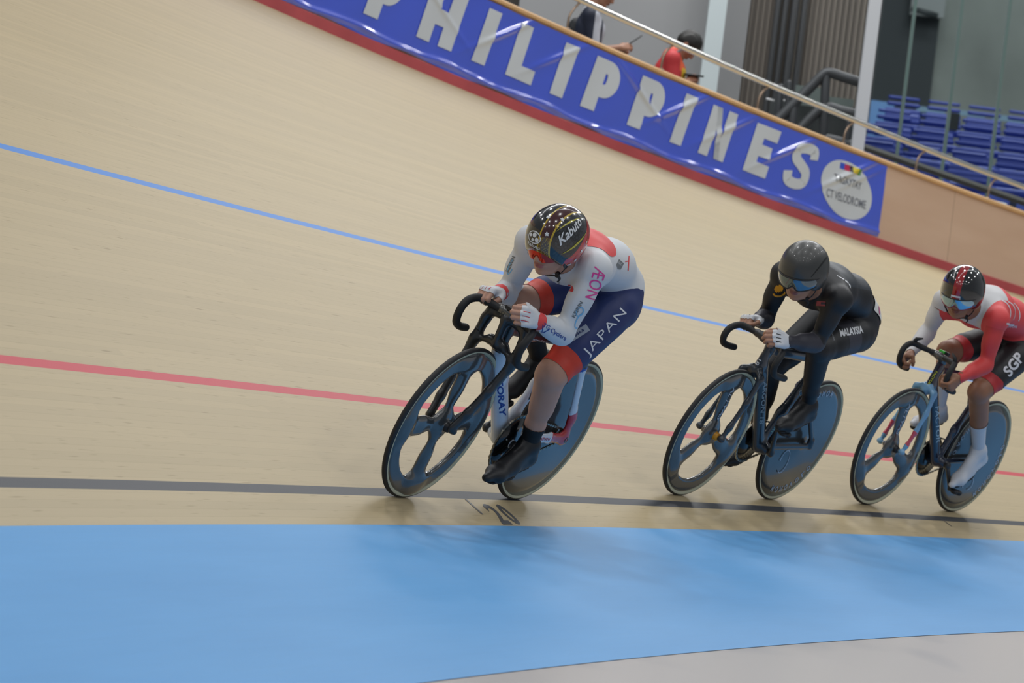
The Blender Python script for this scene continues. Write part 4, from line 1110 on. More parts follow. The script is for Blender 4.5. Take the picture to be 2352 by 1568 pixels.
def arm_prims(S, E, W, g=1., tu='top', tf='top', cuff=None):
    o = [EL(np.array(S, float), np.array([.058, .055, .058])*g, tu, .03)]
    o += limb(S, E, .049*g, .039*g, [], tu, .02)
    o.append(EL(lerp(S, E, .45)+np.array([.012, 0, 0]), np.array([.045, .043, .075])*g*.98, tu, .03))
    if cuff: o += limb(E, W, .042*g, .0265*g, [cuff], [tf, 'cuffw'], .015)
    else: o += limb(E, W, .042*g, .0265*g, [], tf, .015)
    o.append(RC(lerp(E, W, .15), lerp(E, W, .5), .043*g, .037*g, tag=tf, k=.03))
    return o
def leg_prims(H, K, A, g=1., tags=('shorts', 'cuff', 'skin', 'skin', 'sock'), cuts=(.70, .90), sock=.70, back=(-1, 0, 0)):
    H, K, A = [np.array(v, float) for v in (H, K, A)]
    o = limb(H, K, .094*g, .060*g, list(cuts), [tags[0], tags[1], tags[2]], .02)
    u = unit(K-H); s_ = unit(A-K); bend = unit(u-s_)       # towards the front of the knee
    o.append(RC(lerp(H, K, .15)+bend*.015, lerp(H, K, .58)+bend*.018, .084*g, .072*g, tag=tags[0], k=.03))
    o.append(EL(K+bend*.012*g, np.array([.052, .050, .056])*g, tags[2], .02))
    o += limb(K, A, .055*g, .033*g, [sock], [tags[3], tags[4]], .02)
    o.append(RC(lerp(K, A, .16)-bend*.018, lerp(K, A, .42)-bend*.020, .050*g, .043*g, tag=tags[3], k=.03))
    return o
def foot_prims(A, Hl, T, g=1.):
    A, Hl, T = [np.array(v, float) for v in (A, Hl, T)]
    T = lerp(Hl, T, .86)
    return [RC(A, Hl, .030*g, .025*g, tag='foot', k=.02), RC(Hl, lerp(Hl, T, .75), .024*g, .025*g, tag='foot', k=.02), RC(A, lerp(Hl, T, .62), .030*g, .022*g, tag='foot', k=.03), RC(lerp(Hl, T, .7), T, .024*g, .016*g, tag='foot', k=.02)]
def shoe(name, A, Hl, T, m, parent, up, g=1., top=None, extra=None):
    A, Hl, T = [np.array(v, float) for v in (A, Hl, T)]; d = unit(T-Hl); up = unit(np.array(up)-d*(np.array(up)@d)); sd = np.cross(d, up); L = np.linalg.norm(T-Hl)
    P = [RC(A+up*.01, lerp(A, Hl, .6), .042*g, .040*g, tag='a', k=.02), RC(Hl, lerp(Hl, T, .45), .037*g, .036*g, tag='a', k=.02), RC(A-up*.0, lerp(Hl, T, .60)+up*.012, .041*g, .033*g, tag='a', k=.03)]
    for s in (1, -1): P.append(RC(lerp(Hl, T, .45)+sd*s*.008, lerp(Hl, T, .78)+sd*s*.014-up*.004, .030*g, .030*g, tag='a', k=.02))
    P.append(RC(lerp(Hl, T, .78), T+up*.0, .032*g, .020*g, tag='a', k=.025, st=(up, .85)))
    # flat sole
    P.append(Prim('pl', 'x', .004, True, c=tuple(Hl-up*.034*g), n=tuple(-up)))
    P[-1].neg = False; P[-1] = None; P = [p for p in P if p is not None]
    V, F = sdf_mesh(P, .006, 2); a = Acc(); a.add(V, F.tolist(), m)
    sole = [RC(lerp(Hl, T, .02)-up*.036*g, lerp(Hl, T, .5)-up*.034*g, .024*g, .022*g, k=.02, st=(up, .35)), RC(lerp(Hl, T, .5)-up*.034*g, lerp(Hl, T, .86)-up*.026*g, .024*g, .028*g, k=.02, st=(up, .3))]
    V, F = sdf_mesh(sole, .006, 1); a.add(V, F.tolist(), black)
    if extra: extra(a)
    return a.build(name, parent)
def skin_material(name, col, lip):
    N = NT(name); at_ = N.n('ShaderNodeAttribute', attribute_name='tint'); tc = N.n('ShaderNodeTexCoord')
    n = N.n('ShaderNodeTexNoise'); n.inputs['Scale'].default_value = 14; n.inputs['Detail'].default_value = 3; N.link(tc.outputs['Object'], n.inputs['Vector'])
    c0 = lin(col); c = N.mix(n.outputs['Fac'], tuple(x*.90 for x in c0[:3])+(1,), tuple(min(1, x*1.10) for x in c0[:3])+(1,))
    s = N.n('ShaderNodeSeparateColor'); N.link(at_.outputs['Color'], s.inputs[0])
    c = N.mix(s.outputs[0], c, lin(lip)); c = N.mix(s.outputs[1], c, lin('#1d1512'))
    N.link(c, N.b.inputs['Base Color']); N.b.inputs['Roughness'].default_value = .48; N.b.inputs['Subsurface Weight'].default_value = .12; N.b.inputs['Subsurface Scale'].default_value = .008; N.b.inputs['Subsurface Radius'].default_value = (1, .35, .2)
    return N.m
def body_object(name, prims, M, skin, h, parent=None):
    V, F = sdf_mesh(prims, h, 2); N = vnormals(V, F); td = tag_dist(prims, V)
    a = Acc(); a.add(V, F.tolist(), skin); o = a.build(name, parent, M)
    me = o.data; ca = me.color_attributes.new(name='tint', type='FLOAT_COLOR', domain='POINT')
    c = np.zeros((len(V), 4)); c[:, 3] = 1
    if 'lip' in td: c[:, 0] = np.clip(1-(td['lip']-.0003)/.0022, 0, 1)*.8
    if 'eye' in td: c[:, 1] = np.clip(1-td['eye']/.0015, 0, 1)
    ca.data.foreach_set('color', c.ravel())
    return o, V, N, F, td
def garment(V, N, F, td, tags, colours, off, name, parent, extra=None, sub=None):
    """cloth over the body where the nearest body part carries one of tags"""
    groups = {}
    for t in tags: groups.setdefault(colours[t], []).append(t)
    a = Acc(); allt = [t for t in td if t not in tags]
    for m, ts in groups.items():
        dm = np.min([td[t] for t in ts if t in td], 0); oth = [td[t] for t in td if t not in ts]
        f = dm-np.min(oth, 0)
        if sub and m in sub:
            fs = sub[m]
            for (mm, g) in fs:
                v, q = extract(V, N, F, np.maximum(f, g), off); a.add(v, q, mm)
        else:
            v, q = extract(V, N, F, f, off); a.add(v, q, m)
    if extra: extra(a, a.tree())
    return a.build(name, parent)
def HM(o, fwd, up):
    f = unit(fwd); u = np.array(up, float); u = unit(u-f*(u@f)); l = np.cross(u, f); M = np.eye(4); M[:3, 0] = f; M[:3, 1] = l; M[:3, 2] = u; M[:3, 3] = o; return M
def hp(H, *c): return H[:3, 3]+H[:3, :3]@np.array(c, float)
def hd(H, *c): return H[:3, :3]@np.array(c, float)
def helmet_mesh(H, h=.004, tail=.09, brow=.018, ear=-.062, wide=.104, top=.118):
    R = H[:3, :3]
    def p(*c): return hp(H, *c)
    P = [EL(p(-.012, 0, .034), (.134, wide, top), 's', .02, R), EL(p(-.02-tail*.6, 0, .018), (.100, wide*.88, .088), 's', .06, R), EL(p(-.01, 0, -.015), (.085, wide*.93, .075), 's', .05, R)]
    # rim: slanting cut from brow to ear, flat cut at the back
    n = unit(np.array([(ear-brow)*-1, 0, -(.125-.02)])) # placeholder direction, replaced below
    a = np.array([.125, 0, brow]); b = np.array([.030, 0, ear]); d = b-a; nn = np.array([-d[2], 0, d[0]]); nn = nn/np.linalg.norm(nn)
    if nn[2] > 0: nn = -nn
    P.append(Prim('pl', 'x', .008, False, c=tuple(p(*a)), n=tuple(R@nn)))
    P.append(Prim('pl', 'x', .012, False, c=tuple(p(0, 0, ear)), n=tuple(R@np.array([.12, 0, -1]))))
    inner = EL(p(-.012, 0, .028), (.106, .083, .093), 'i', .006, R, neg=True)
    inner2 = EL(p(.0, 0, -.06), (.082, .083, .085), 'i', .01, R, neg=True)
    # planes are intersections: emulate by smooth max
    def fld(prims_pos, planes, neg, Q):
        D = np.full(Q.shape[:-1], .3)
        for q in prims_pos: D = smin(D, q.d(Q), q.k)
        for q in planes: D = -smin(-D, -q.d(Q), q.k)
        for q in neg: D = -smin(-D, q.d(Q), q.k)
        return D
    class Lump(Prim):
        def __init__(s): Prim.__init__(s, 'lump', 's', .001)
        def bounds(s): return H[:3, 3]-.28, H[:3, 3]+.28
        def d(s, Q): return fld(P[:3], P[3:], [inner, inner2], Q)
    return sdf_mesh([Lump()], h, 3)
def lens(H, name, parent, top, bot, lensm, framem, ang=62, rx=.112, ry=.088, cx=-.005, notch=.018, armm=None, thick=.003, rimlow=None):
    """wrap-round shield: outline top(theta), bot(theta)"""
    n = 40; a = Acc(); th = np.radians(np.linspace(-ang, ang, n)); V = []; F = []
    m = 8
    for i, t in enumerate(th):
        z1 = top(t); z0 = bot(t)+notch*math.exp(-(t/.16)**2)
        for j in range(m):
            z = z0+(z1-z0)*j/(m-1); k = 1+.10*math.sin(PI*j/(m-1))*.3-.10*(1-j/(m-1))*.5
            V.append(hp(H, cx+rx*math.cos(t)*k, ry*math.sin(t)*k, z))
    V = np.array(V)
    F = [[i*m+j, (i+1)*m+j, (i+1)*m+j+1, i*m+j+1] for i in range(n-1) for j in range(m-1)]
    a.add(V, F, lensm); a.add(V-np.repeat([hd(H, thick, 0, 0)], len(V), 0), [f[::-1] for f in F], black)
    o = a.build(name, parent)
    fr = Acc(); T = V.reshape(n, m, 3)[:, -1]; Pt, Rr = roundcap(T, .0035, 2); v, f = tube(Pt, Rr, 8); fr.add(v, f, framem)
    if rimlow:
        T = V.reshape(n, m, 3)[:, 0]; Pt, Rr = roundcap(T, .0032, 2); v, f = tube(Pt, Rr, 8); fr.add(v, f, rimlow)
    for s in (1, -1):
        e = V.reshape(n, m, 3)[-1 if s > 0 else 0, -2]; v, f = tube([e, hp(H, .02, s*.082, top(1)*.6+.0), hp(H, -.03, s*.082, .002)], [.006, .005, .003], 8, flat=(1, .5)); fr.add(v, f, armm or framem)
    fr.build('glasses_frame', o); return o
def straps(H, parent, m=None):
    a = Acc(); m = m or black
    for s in (1, -1):
        v, f = tube(spline([hp(H, .01, s*.085, -.05), hp(H, .012, s*.070, -.085), hp(H, .018, s*.045, -.112), hp(H, .024, 0, -.126)], 5), .0042, 8, flat=(1, .5)); a.add(v, f, m)
        v, f = tube([hp(H, -.05, s*.078, -.05), hp(H, .006, s*.074, -.078)], .0035, 8, flat=(1, .5)); a.add(v, f, m)
    V, F = box(hp(H, .02, .048, -.108), (.016, .012, .02), H[:3, :3]); a.add(V, F, m, False)
    v, f = tube(spline([hp(H, .02, .05, -.112), hp(H, .012, .055, -.130), hp(H, .018, .048, -.142)], 4), [.006]*4+[.005]*4+[.003], 8, flat=(1, .4)); a.add(v, f, m)
    return a.build('chin_strap', parent)
def bib(tr, a, O, X, N_, w, h, m, marks=()):
    decal(a, tr, rect2d(w, h), m, O, X, N_, off=.006, L=.012, depth=.4)
BODY = {}
def rig(k, J, skin, h, tags_leg, glove=True, handp=None, g=1., lg=1., label=''):
    P = torso_prims(J, g)
    P += arm_prims(J['shL'], J['elL'], J['wrL'], g, J.get('tuL', 'top'), J.get('tfL', 'top'), J.get('cuffw')); P += arm_prims(J['shR'], J['elR'], J['wrR'], g, J.get('tuR', 'top'), J.get('tfR', 'top'), J.get('cuffw'))
    P += leg_prims(J['hipL'], J['kL'], J['aL'], lg, tags_leg, J.get('cuts', (.70, .90)), J.get('sock', .7)); P += leg_prims(J['hipR'], J['kR'], J['aR'], lg, tags_leg, J.get('cuts', (.70, .90)), J.get('sockR', J.get('sock', .7)))
    P += foot_prims(J['aL'], J['heL'], J['toL'], lg*.92); P += foot_prims(J['aR'], J['heR'], J['toR'], lg*.92)
    H = J['H']
    P += [RC(J['spine'][3], hp(H, -.035, 0, -.065), .060, .052, tag='neck', k=.03)]
    P += head_prims(H, .92)
    for hh in handp: P += hand(**hh)
    for q in P:
        if q.tag in ('glove', 'sock') and q.kind == 'rc': q.tag += 'L' if (q.a[1]+q.b[1]) > 0 else 'R'
    M = Matrix(rider_matrix(k).tolist())
    o, V, N, F, td = body_object('person', P, M, skin, h)
    tag(o, label, 'person', 'riders on the track')
    return o, V, N, F, td
fab = dict(bump=.0006, bscale=260, bstr=.25)
BB = (.41, .29)

# ---------------- leader, in white and navy
H1 = HM((.868, .004, 1.146), camdir(1, (-.58, -.34, .74)), camdir(1, (.12, .90, .41)))
J1 = dict(hipL=(.225, .083, .958), hipR=(.225, -.083, .958), kL=(.515, .108, .635), kR=(.560, -.125, .835), aL=(.385, .115, .320), aR=(.185, -.115, .600),
          heL=(.330, .115, .262), toL=(.640, .135, .175), heR=(.130, -.112, .560), toR=(.345, -.112, .425),
          shL=(.722, .150, 1.128), shR=(.700, -.160, 1.080), elL=(.735, .165, .848), elR=(.605, -.190, .830), wrL=(.922, .128, .872), wrR=(.812, -.122, .862),
          spine=[(.10, 0, 1.035), (.31, 0, 1.105), (.53, 0, 1.115), (.68, 0, 1.085)], tr=(.086, .090, .098, .092), H=H1, cuffw=.90, cuts=(.73, .93), sock=.70, sockR=.50)
sk1 = skin_material('fair skin', '#b98d78', '#a0535a')
hands1 = [dict(W=J1['wrL'], X=(.98, -.22, .02), Z=(.15, .90, .42), Y=(0, -.35, 1), curl=(58, 150, 222), glove='glove', thumb='across', scale=1.0),
          dict(W=J1['wrR'], X=(.98, -.14, -.02), Z=(0, -.30, .95), Y=(.1, .95, .3), curl=(58, 150, 222), glove='glove', thumb='across', scale=1.0)]
p1, V, N, F, td = rig(1, J1, sk1, .0048, ('shorts', 'cuff', 'skin', 'skin', 'sock'), True, hands1, 1., 1., 'rider leading the line in white jersey and navy shorts, crouched over the handlebar')
whiteS = mat('white skinsuit fabric', '#cdd1d6', .6, **fab); navyS = mat('navy skinsuit fabric', '#1f2f63', .55, **fab); orangeS = mat('orange red cuff', '#cc3a28', .55, **fab)
redS = mat('red print', '#dc4648', .55); pink = mat('pink lettering', '#dd3f96', .5); greyT = mat('grey lettering', '#6d7274', .5); skyT = mat('sky blue print', '#6fb2dd', .5)
def ex_top(a, tr):
    # red disc on the back
    decal(a, tr, disc2d(.135, .105, 48), redS, (.585, .015, 1.2), (1, 0, 0), (.0, .10, 1), L=.015, off=.0016, depth=.4)
    def C(sh, m, O, X, w_, h_, **kw): camdecal(a, tr, 1, sh, m, O, X, w_, h_, **kw)
    C('ÆON', pink, (.833, .23, 1.103), (-22, 72), .125, .050, L=.008)
    C('KEIRIN', greyT, (.846, .22, .981), (20, -36), .068, .014, bold=.03)
    C(ring2d(.020, .015, .0045, 24), skyT, (.795, .21, .968), (20, -36), None, None); C(ring2d(.034, .015, .0045, 24, .3, 5.2), skyT, (.775, .22, .935), (20, -36), None, None)
    C('Cyclers', blue_t, (.824, .19, .851), (36, 21), .068, .023, bold=.015); C('TG', blue_t, (.915, .17, .872), (36, 21), .028, .017, bold=.01)
    C(strokes([[[-.018, .010], [-.014, .010], [-.002, -.018], [-.006, -.018]], [[.018, .010], [.014, .010], [-.002, -.018], [.002, -.018]]]), blue_t, (.912, .17, .860), (36, 21), None, None)
    C('KEIRIN', greyT, (.684, -.2, .955), (17, -38), .065, .014, bold=.03); C(ring2d(.034, .010, .004, 24, .5, 4.5), skyT, (.668, -.2, .945), (17, -38), None, None)
    C((np.array([[-.013, .018], [.013, .014], [.013, -.014], [0, -.020], [-.013, -.010]]), [[0, 1, 2, 3, 4]]), greyT, (.472, .12, 1.155), (9, 5), None, None)
    C('SRD', white_t, (.474, .12, 1.160), (9, 5), .018, .009, off=.0022)
    C(strokes([[[-.002, .03], [.002, .03], [.004, -.03], [0, -.03]], [[-.014, .006], [0, .01], [0, .006], [-.014, .002]]]), redS, (.36, .1, 1.160), (10, 1), None, None)
    C(disc2d(.010, .016, 20, .5), mat('deep red print', '#c4242c', .5), (.735, .1, 1.014), (10, 0), None, None)
    C('SPLE', greyT, (.80, .07, 1.03), (3, 30), .035, .008, bold=.02)
garment(V, N, F, td, ['top', 'cuffw'], {'top': whiteS, 'cuffw': redS}, .0022, 'jersey', p1, ex_top)
def ex_sh(a, tr):
    camdecal(a, tr, 1, 'JAPAN', white_t, (.363, .16, .872), (80, -88), .235, .046, bold=-.004, spacing=1.1, L=.010)
    camdecal(a, tr, 1, (np.array([[-.045, .015], [.045, .015], [.045, -.015], [-.036, -.015], [-.045, -.006]]), [[0, 1, 2, 3, 4]]), mat('grey badge', '#9aa3b2', .5), (.608, .17, .861), (60, -38), None, None)
    camdecal(a, tr, 1, 'Q36.5', navyS, (.608, .17, .861), (60, -38), .05, .012, bold=.03, off=.0024)
garment(V, N, F, td, ['shorts', 'cuff'], {'shorts': navyS, 'cuff': orangeS}, .0018, 'shorts', p1, ex_sh)
for _s in 'LR': garment(V, N, F, td, ['sock'+_s], {'sock'+_s: mat('black sock fabric', '#101215', .7)}, .0022, 'sock', p1)
redK = mat('red glove piping', '#c22a3a', .5); glw = mat('white glove fabric', '#d2d5da', .55, **fab)
def ex_gl(a, tr, h1):
    for hh in (h1,):
        X, Z = frame3(hh['X'], hh['Z']); Y = np.array(hh['Y'], float); Y = unit(Y-X*(Y@X)-Z*(Y@Z)); W = np.array(hh['W'])
        for yy in (.019, 0, -.019):
            c = W+(X*.082+Y*yy+Z*.01)*.92; decal(a, tr, rect2d(.034, .0026), redK, c+Z*.01+X*.012, X, Z+X*.35, L=.006, depth=.08)
for _i, _s in enumerate('LR'): garment(V, N, F, td, ['glove'+_s], {'glove'+_s: glw}, .0018, 'glove', p1, lambda a, tr: ex_gl(a, tr, hands1[_i]))
blk_shoe = mat('black shoe cover', '#14161a', .5, **fab)
shoe('shoe', J1['aL'], J1['heL'], J1['toL'], blk_shoe, p1, (0, 0, 1), .98); shoe('shoe', J1['aR'], J1['heR'], J1['toR'], blk_shoe, p1, (.3, 0, 1), .98)
# helmet
def pattern_black():
    N = NT('gloss black helmet with honeycomb'); tc = N.n('ShaderNodeTexCoord'); v = N.n('ShaderNodeTexVoronoi', feature='DISTANCE_TO_EDGE'); v.inputs['Scale'].default_value = 85; N.link(tc.outputs['Object'], v.inputs['Vector'])
    f = N.math('GREATER_THAN', v.outputs['Distance'], .12); c = N.mix(f, lin('#101113'), lin('#2c2f33')); N.link(c, N.b.inputs['Base Color'])
    N.b.inputs['Roughness'].default_value = .18; N.b.inputs['Coat Weight'].default_value = 1; N.b.inputs['Coat Roughness'].default_value = .03; return N.m
def pattern_gold():
    N = NT('gold dotted helmet band'); tc = N.n('ShaderNodeTexCoord'); v = N.n('ShaderNodeTexVoronoi'); v.inputs['Scale'].default_value = 190; v.inputs['Randomness'].default_value = .2; N.link(tc.outputs['Object'], v.inputs['Vector'])
    f = N.math('LESS_THAN', v.outputs['Distance'], .33); c = N.mix(f, lin('#5b4211'), lin('#a98f2c')); N.link(c, N.b.inputs['Base Color'])
    N.b.inputs['Roughness'].default_value = .25; N.b.inputs['Coat Weight'].default_value = 1; return N.m
def helmet1():
    V, F = helmet_mesh(H1, .004, tail=.085, brow=.020, ear=-.070); N_ = vnormals(V, F); L = (V-H1[:3, 3])@H1[:3, :3]; x, y, z = L.T
    gl = dict(rough=.18, coat=1.)
    gold = mat('gold helmet line', '#b79a25', .25, coat=1.); dred = mat('dark red helmet top', '#3c0c10', **gl); red = mat('red helmet rear', '#bb2a2e', **gl); plain = mat('plain black helmet front', '#15171a', **gl)
    # lengthwise band left of centre, red rear quarter below a rising line
    c = .031; hw = .019
    rear = z+.022-(.045-x)*.72            # negative: red
    bandf = np.abs(y-c)-hw; linef = np.abs(np.abs(y-c)-hw-.0025)-.0028
    up = z > -1
    front = x-.0
    BIG = 1.
    gm = pattern_gold(); hb = pattern_black()
    a = Acc(); zz = .068+.25*(x-.08)*0
    isred = np.maximum(rear, x-.045)
    nred = -isred
    def add(f, m): v, q = extract(V, N_, F, f, 0.); a.add(v, q, m)
    add(isred, red)
    add(np.maximum.reduce([nred, linef, np.abs(z-.5)-.55]), gold)
    lo = z-(.075)
    add(np.maximum.reduce([nred, -linef, bandf, lo, -x+.0]), gm)
    add(np.maximum.reduce([nred, -linef, bandf, np.minimum(-lo, x)]), dred)
    other = np.maximum.reduce([nred, -linef, -bandf])
    side = .064-y
    add(np.maximum(other, side), hb); add(np.maximum(other, -side), plain)
    tr = a.tree()
    wh = mat('white helmet print', '#d6dade', .3, coat=1.)
    R = H1[:3, :3]
    def D(v, m, c, X, Nn, **kw): decal(a, tr, v, m, hp(H1, *c), hd(H1, *X), hd(H1, *Nn), **kw)
    # oval emblem at the brow
    D(ring2d(.032, .024, .004, 40), wh, (.11, -.012, .062), (0, 1, -.12), (1, -.12, .45), L=.006, depth=.15)
    for c2, r in (((0, .009), .0095), ((-.018, .003), .0065), ((-.002, -.011), .0065), ((.016, -.005), .0085)): D(disc2d(r, r*1.0, 16, c=c2), wh, (.11, -.012, .062), (0, 1, -.12), (1, -.12, .45), L=.006, depth=.15)
    Vg, Fg = glyphs('Kabuto', .02, .3); e = Vg.max(0)-Vg.min(0)
    D((Vg*np.array([.062/e[0], .014/e[1]]), Fg), wh, (.12, -.010, .032), (0, 1, -.12), (1, -.1, .25), L=.005, depth=.15)
    D((Vg*np.array([.140/e[0], .036/e[1]]), Fg), wh, (.014, .09, .096), (-1, 0, .36), (.15, 1, .8), L=.008, depth=.2)
    ye = mat('yellow helmet streak', '#b9b02a', .25, coat=1.)
    D((np.array([[-.075, -.004], [.0, -.006], [.085, .0], [.0, .002]]), [[0, 1, 2, 3]]), ye, (.0, .1, .038), (-1, 0, .32), (.1, 1, .2), L=.008, depth=.2)
    D((np.array([[-.06, -.002], [.0, -.004], [.07, .001], [.0, .002]]), [[0, 1, 2, 3]]), ye, (.012, .1, .030), (-1, 0, .30), (.1, 1, .2), L=.008, depth=.2)
    D((np.array([[-.08, -.003], [.0, -.003], [.08, .0], [.0, .004]]), [[0, 1, 2, 3]]), ye, (.0, .07, .115), (-1, .1, .05), (.1, .6, 1), L=.008, depth=.2)
    fl = [((.085, .030, .075), (.8, .2, .7)), ((.055, .005, .13), (.4, 0, 1)), ((.03, .055, .14), (.2, .3, 1)), ((-.03, .09, -.005), (0, 1, .1)), ((-.005, .09, -.033), (0, 1, -.1)), ((.015, .09, -.052), (.1, 1, -.1)), ((-.06, .09, .02), (-.3, 1, .1)), ((.06, .05, .11), (.5, .4, .9))]
    for i, (c3, n3) in enumerate(fl): D(flower2d(.0085 if i != 6 else .006, rot=i*.7), wh if i != 7 else gold, c3, (-n3[1]+.01, n3[0], .1) if abs(n3[2]) < .5 else (1, 0, 0), n3, L=.004, depth=.18, off=.0018)
    D((Vg*0+0, []), wh, (0, 0, 0), (1, 0, 0), (0, 1, 0)) if False else None
    # pale swash and letters on the red quarter
    pb = mat('pale swash print', '#b9bfcc', .3, coat=1.)
    D((np.array([[-.03, -.012], [-.005, -.014], [.05, .004], [.0, .006], [-.02, .002]]), [[0, 1, 2, 3, 4]]), pb, (-.055, .09, -.022), (-1, 0, .45), (-.4, 1, -.05), L=.006, depth=.2)
    Vg, Fg = glyphs('JA', .01, .2); e = Vg.max(0)-Vg.min(0); D((Vg*np.array([.03/e[0], .018/e[1]]), Fg), wh, (-.045, .09, -.045), (-1, 0, .5), (-.3, 1, -.1), L=.005, depth=.2)
    return a.build('helmet', p1)
helmet1()
# ear bracket of the helmet
for s in (1, -1):
    a = Acc(); v, f = sdf_mesh([RC(hp(H1, .070, s*.072, -.004), hp(H1, .02, s*.090, -.012), .010, .013, k=.01, st=(hd(H1, 0, 1, 0), .4)), RC(hp(H1, .035, s*.086, -.012), hp(H1, .030, s*.084, -.055), .012, .010, k=.012, st=(hd(H1, 0, 1, 0), .4))], .004, 1); a.add(v, f.tolist(), mat('dark teal plastic', '#1e2a30', .35)); a.build('helmet_bracket', p1)
straps(H1, p1)
lens(H1, 'sunglasses', p1, lambda t: .015, lambda t: -.040+.012*abs(t)**2, mat('red mirror lens', '#c22a16', .08, .8, coat=.6), mat('white glasses frame', '#dde1e8', .3), notch=.022, rx=.114, ry=.092, ang=66)

# ---------------- second rider, all in black
H2 = HM((.940, .020, 1.190), camdir(2, (-.42, -.36, .83)), camdir(2, (.08, .90, .42)))
J2 = dict(hipL=(.200, .083, .968), hipR=(.200, -.083, .968), kL=(.575, .112, .868), kR=(.455, -.120, .640), aL=(.375, .115, .575), aR=(.235, -.118, .290),
          heL=(.315, .115, .530), toL=(.585, .125, .455), heR=(.165, -.115, .265), toR=(.400, -.118, .125),
          shL=(.750, .165, 1.150), shR=(.705, -.168, 1.110), elL=(.740, .160, .918), elR=(.620, -.185, .865), wrL=(.955, .125, .890), wrR=(.815, -.128, .878),
          spine=[(.10, 0, 1.045), (.31, 0, 1.125), (.54, 0, 1.150), (.70, 0, 1.125)], tr=(.092, .092, .100, .096), H=H2, tfL='fore', tfR='fore', sock=.72)
sk2 = skin_material('light brown skin', '#a67b64', '#7d4446')
hands2 = [dict(W=J2['wrL'], X=(.98, -.28, -.02), Z=(.30, .72, .62), Y=(0, -.6, .8), curl=(45, 120, 190), glove='glove', thumb='up', scale=1.0),
          dict(W=J2['wrR'], X=(.98, -.16, -.02), Z=(0, -.45, .90), Y=(.1, .90, .45), curl=(60, 145, 215), glove='glove', thumb='up', scale=1.0)]
p2, V, N, F, td = rig(2, J2, sk2, .0055, ('tights', 'tights', 'tights', 'tights', 'tights'), True, hands2, .93, .93, 'second rider, all in black with a plain dark helmet and white fingerless gloves')
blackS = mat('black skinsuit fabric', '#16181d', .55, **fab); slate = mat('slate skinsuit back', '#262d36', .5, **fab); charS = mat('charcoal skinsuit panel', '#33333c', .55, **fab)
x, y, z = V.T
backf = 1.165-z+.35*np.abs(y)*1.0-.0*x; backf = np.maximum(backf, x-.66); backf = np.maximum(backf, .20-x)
flag_r = mat('flag red', '#a6404a', .5); flag_b = mat('flag dark blue', '#2b2140', .5); amber = mat('amber print', '#d99a1a', .5)
def ex2(a, tr):
    def C(sh, m, O, X, w_, h_, **kw): camdecal(a, tr, 2, sh, m, O, X, w_, h_, **kw)
    C(star2d(.020, n=14, q=.6), amber, (.587, -.224, 1.008), (10, 0), None, None); C(ring2d(.030, .022, .008, 24, PI*1.0, PI*1.95), amber, (.570, -.222, .992), (10, -2), None, None)
    C(rect2d(.036, .022), flag_r, (.772, .1, 1.092), (10, 1), None, None); C(rect2d(.018, .010), flag_b, (.756, .1, 1.094), (10, 1), None, None, off=.0024)
    C(strokes([[[-.05, .004], [-.01, -.002], [-.01, .003], [-.05, .007]], [[-.005, -.004], [.015, -.010], [.015, -.003], [-.005, .003]], [[.018, -.012], [.036, -.026], [.030, -.010], [.018, -.006]]]), white_t, (.607, .08, 1.217), (10, 4), None, None)
    bib(tr, a, (.085, .05, 1.14), (0, 1, 0), (-.55, .35, .78), .17, .17, mat('white number bib', '#d9d9d6', .6))
    decal(a, tr, disc2d(.022, .016, 16), mat('bib pink print', '#c46a90', .5), (.10, .11, 1.14), (0, 1, 0), (-.55, .35, .78), L=.01, off=.008, depth=.4)
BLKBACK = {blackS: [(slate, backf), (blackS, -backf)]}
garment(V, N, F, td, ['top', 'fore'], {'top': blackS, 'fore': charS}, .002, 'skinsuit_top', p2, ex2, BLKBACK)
kl, hl = np.array(J2['kL']), np.array(J2['hipL'])
panel = np.maximum(np.abs((V-lerp(hl, kl, .42))@unit(kl-hl))-.055, -(y-.03))
def ex2b(a, tr):
    camdecal(a, tr, 2, 'MALAYSIA', white_t, (.43, .16, 1.005), (62, -9), .125, .036, bold=.03, L=.007)
    camdecal(a, tr, 2, 'MALAYSIA', mat('dim lettering', '#8d9096', .5), (.60, .16, .975), (6, 30), .06, .007, bold=.02)
tightM = {'shorts': blackS, 'tights': blackS}
garment(V, N, F, td, ['shorts', 'tights'], tightM, .002, 'tights', p2, ex2b, {blackS: [(charS, panel), (blackS, -panel)]})
def ex_g2(a, tr, h1):
    for hh in (h1,):
        X, Z = frame3(hh['X'], hh['Z']); Y = np.array(hh['Y'], float); Y = unit(Y-X*(Y@X)-Z*(Y@Z)); W = np.array(hh['W'])
        for yy in (.019, 0, -.019): decal(a, tr, rect2d(.03, .004), black, W+(X*.088+Y*yy+Z*.02)*.92, X, Z+X*.3, L=.006, depth=.08)
for _i, _s in enumerate('LR'): garment(V, N, F, td, ['glove'+_s], {'glove'+_s: glw}, .0018, 'glove', p2, lambda a, tr: ex_g2(a, tr, hands2[_i]))
shoe('shoe', J2['aL'], J2['heL'], J2['toL'], blk_shoe, p2, (0.1, 0, 1), .98); shoe('shoe', J2['aR'], J2['heR'], J2['toR'], blk_shoe, p2, (.5, 0, 1), .95)
def helmet_plain(H, p, base, bands, name, **kw):
    V, F = helmet_mesh(H, .0045, **kw); N_ = vnormals(V, F); L = (V-H[:3, 3])@H[:3, :3]; a = Acc(); used = []
    for m, fn in bands:
        f = fn(*L.T); g = np.maximum.reduce([f]+[-u for u in used]) if used else f
        v, q = extract(V, N_, F, g, 0.); a.add(v, q, m); used.append(f)
    g = np.maximum.reduce([-u for u in used]) if used else np.full(len(V), -1.)
    v, q = extract(V, N_, F, g, 0.); a.add(v, q, base); return a
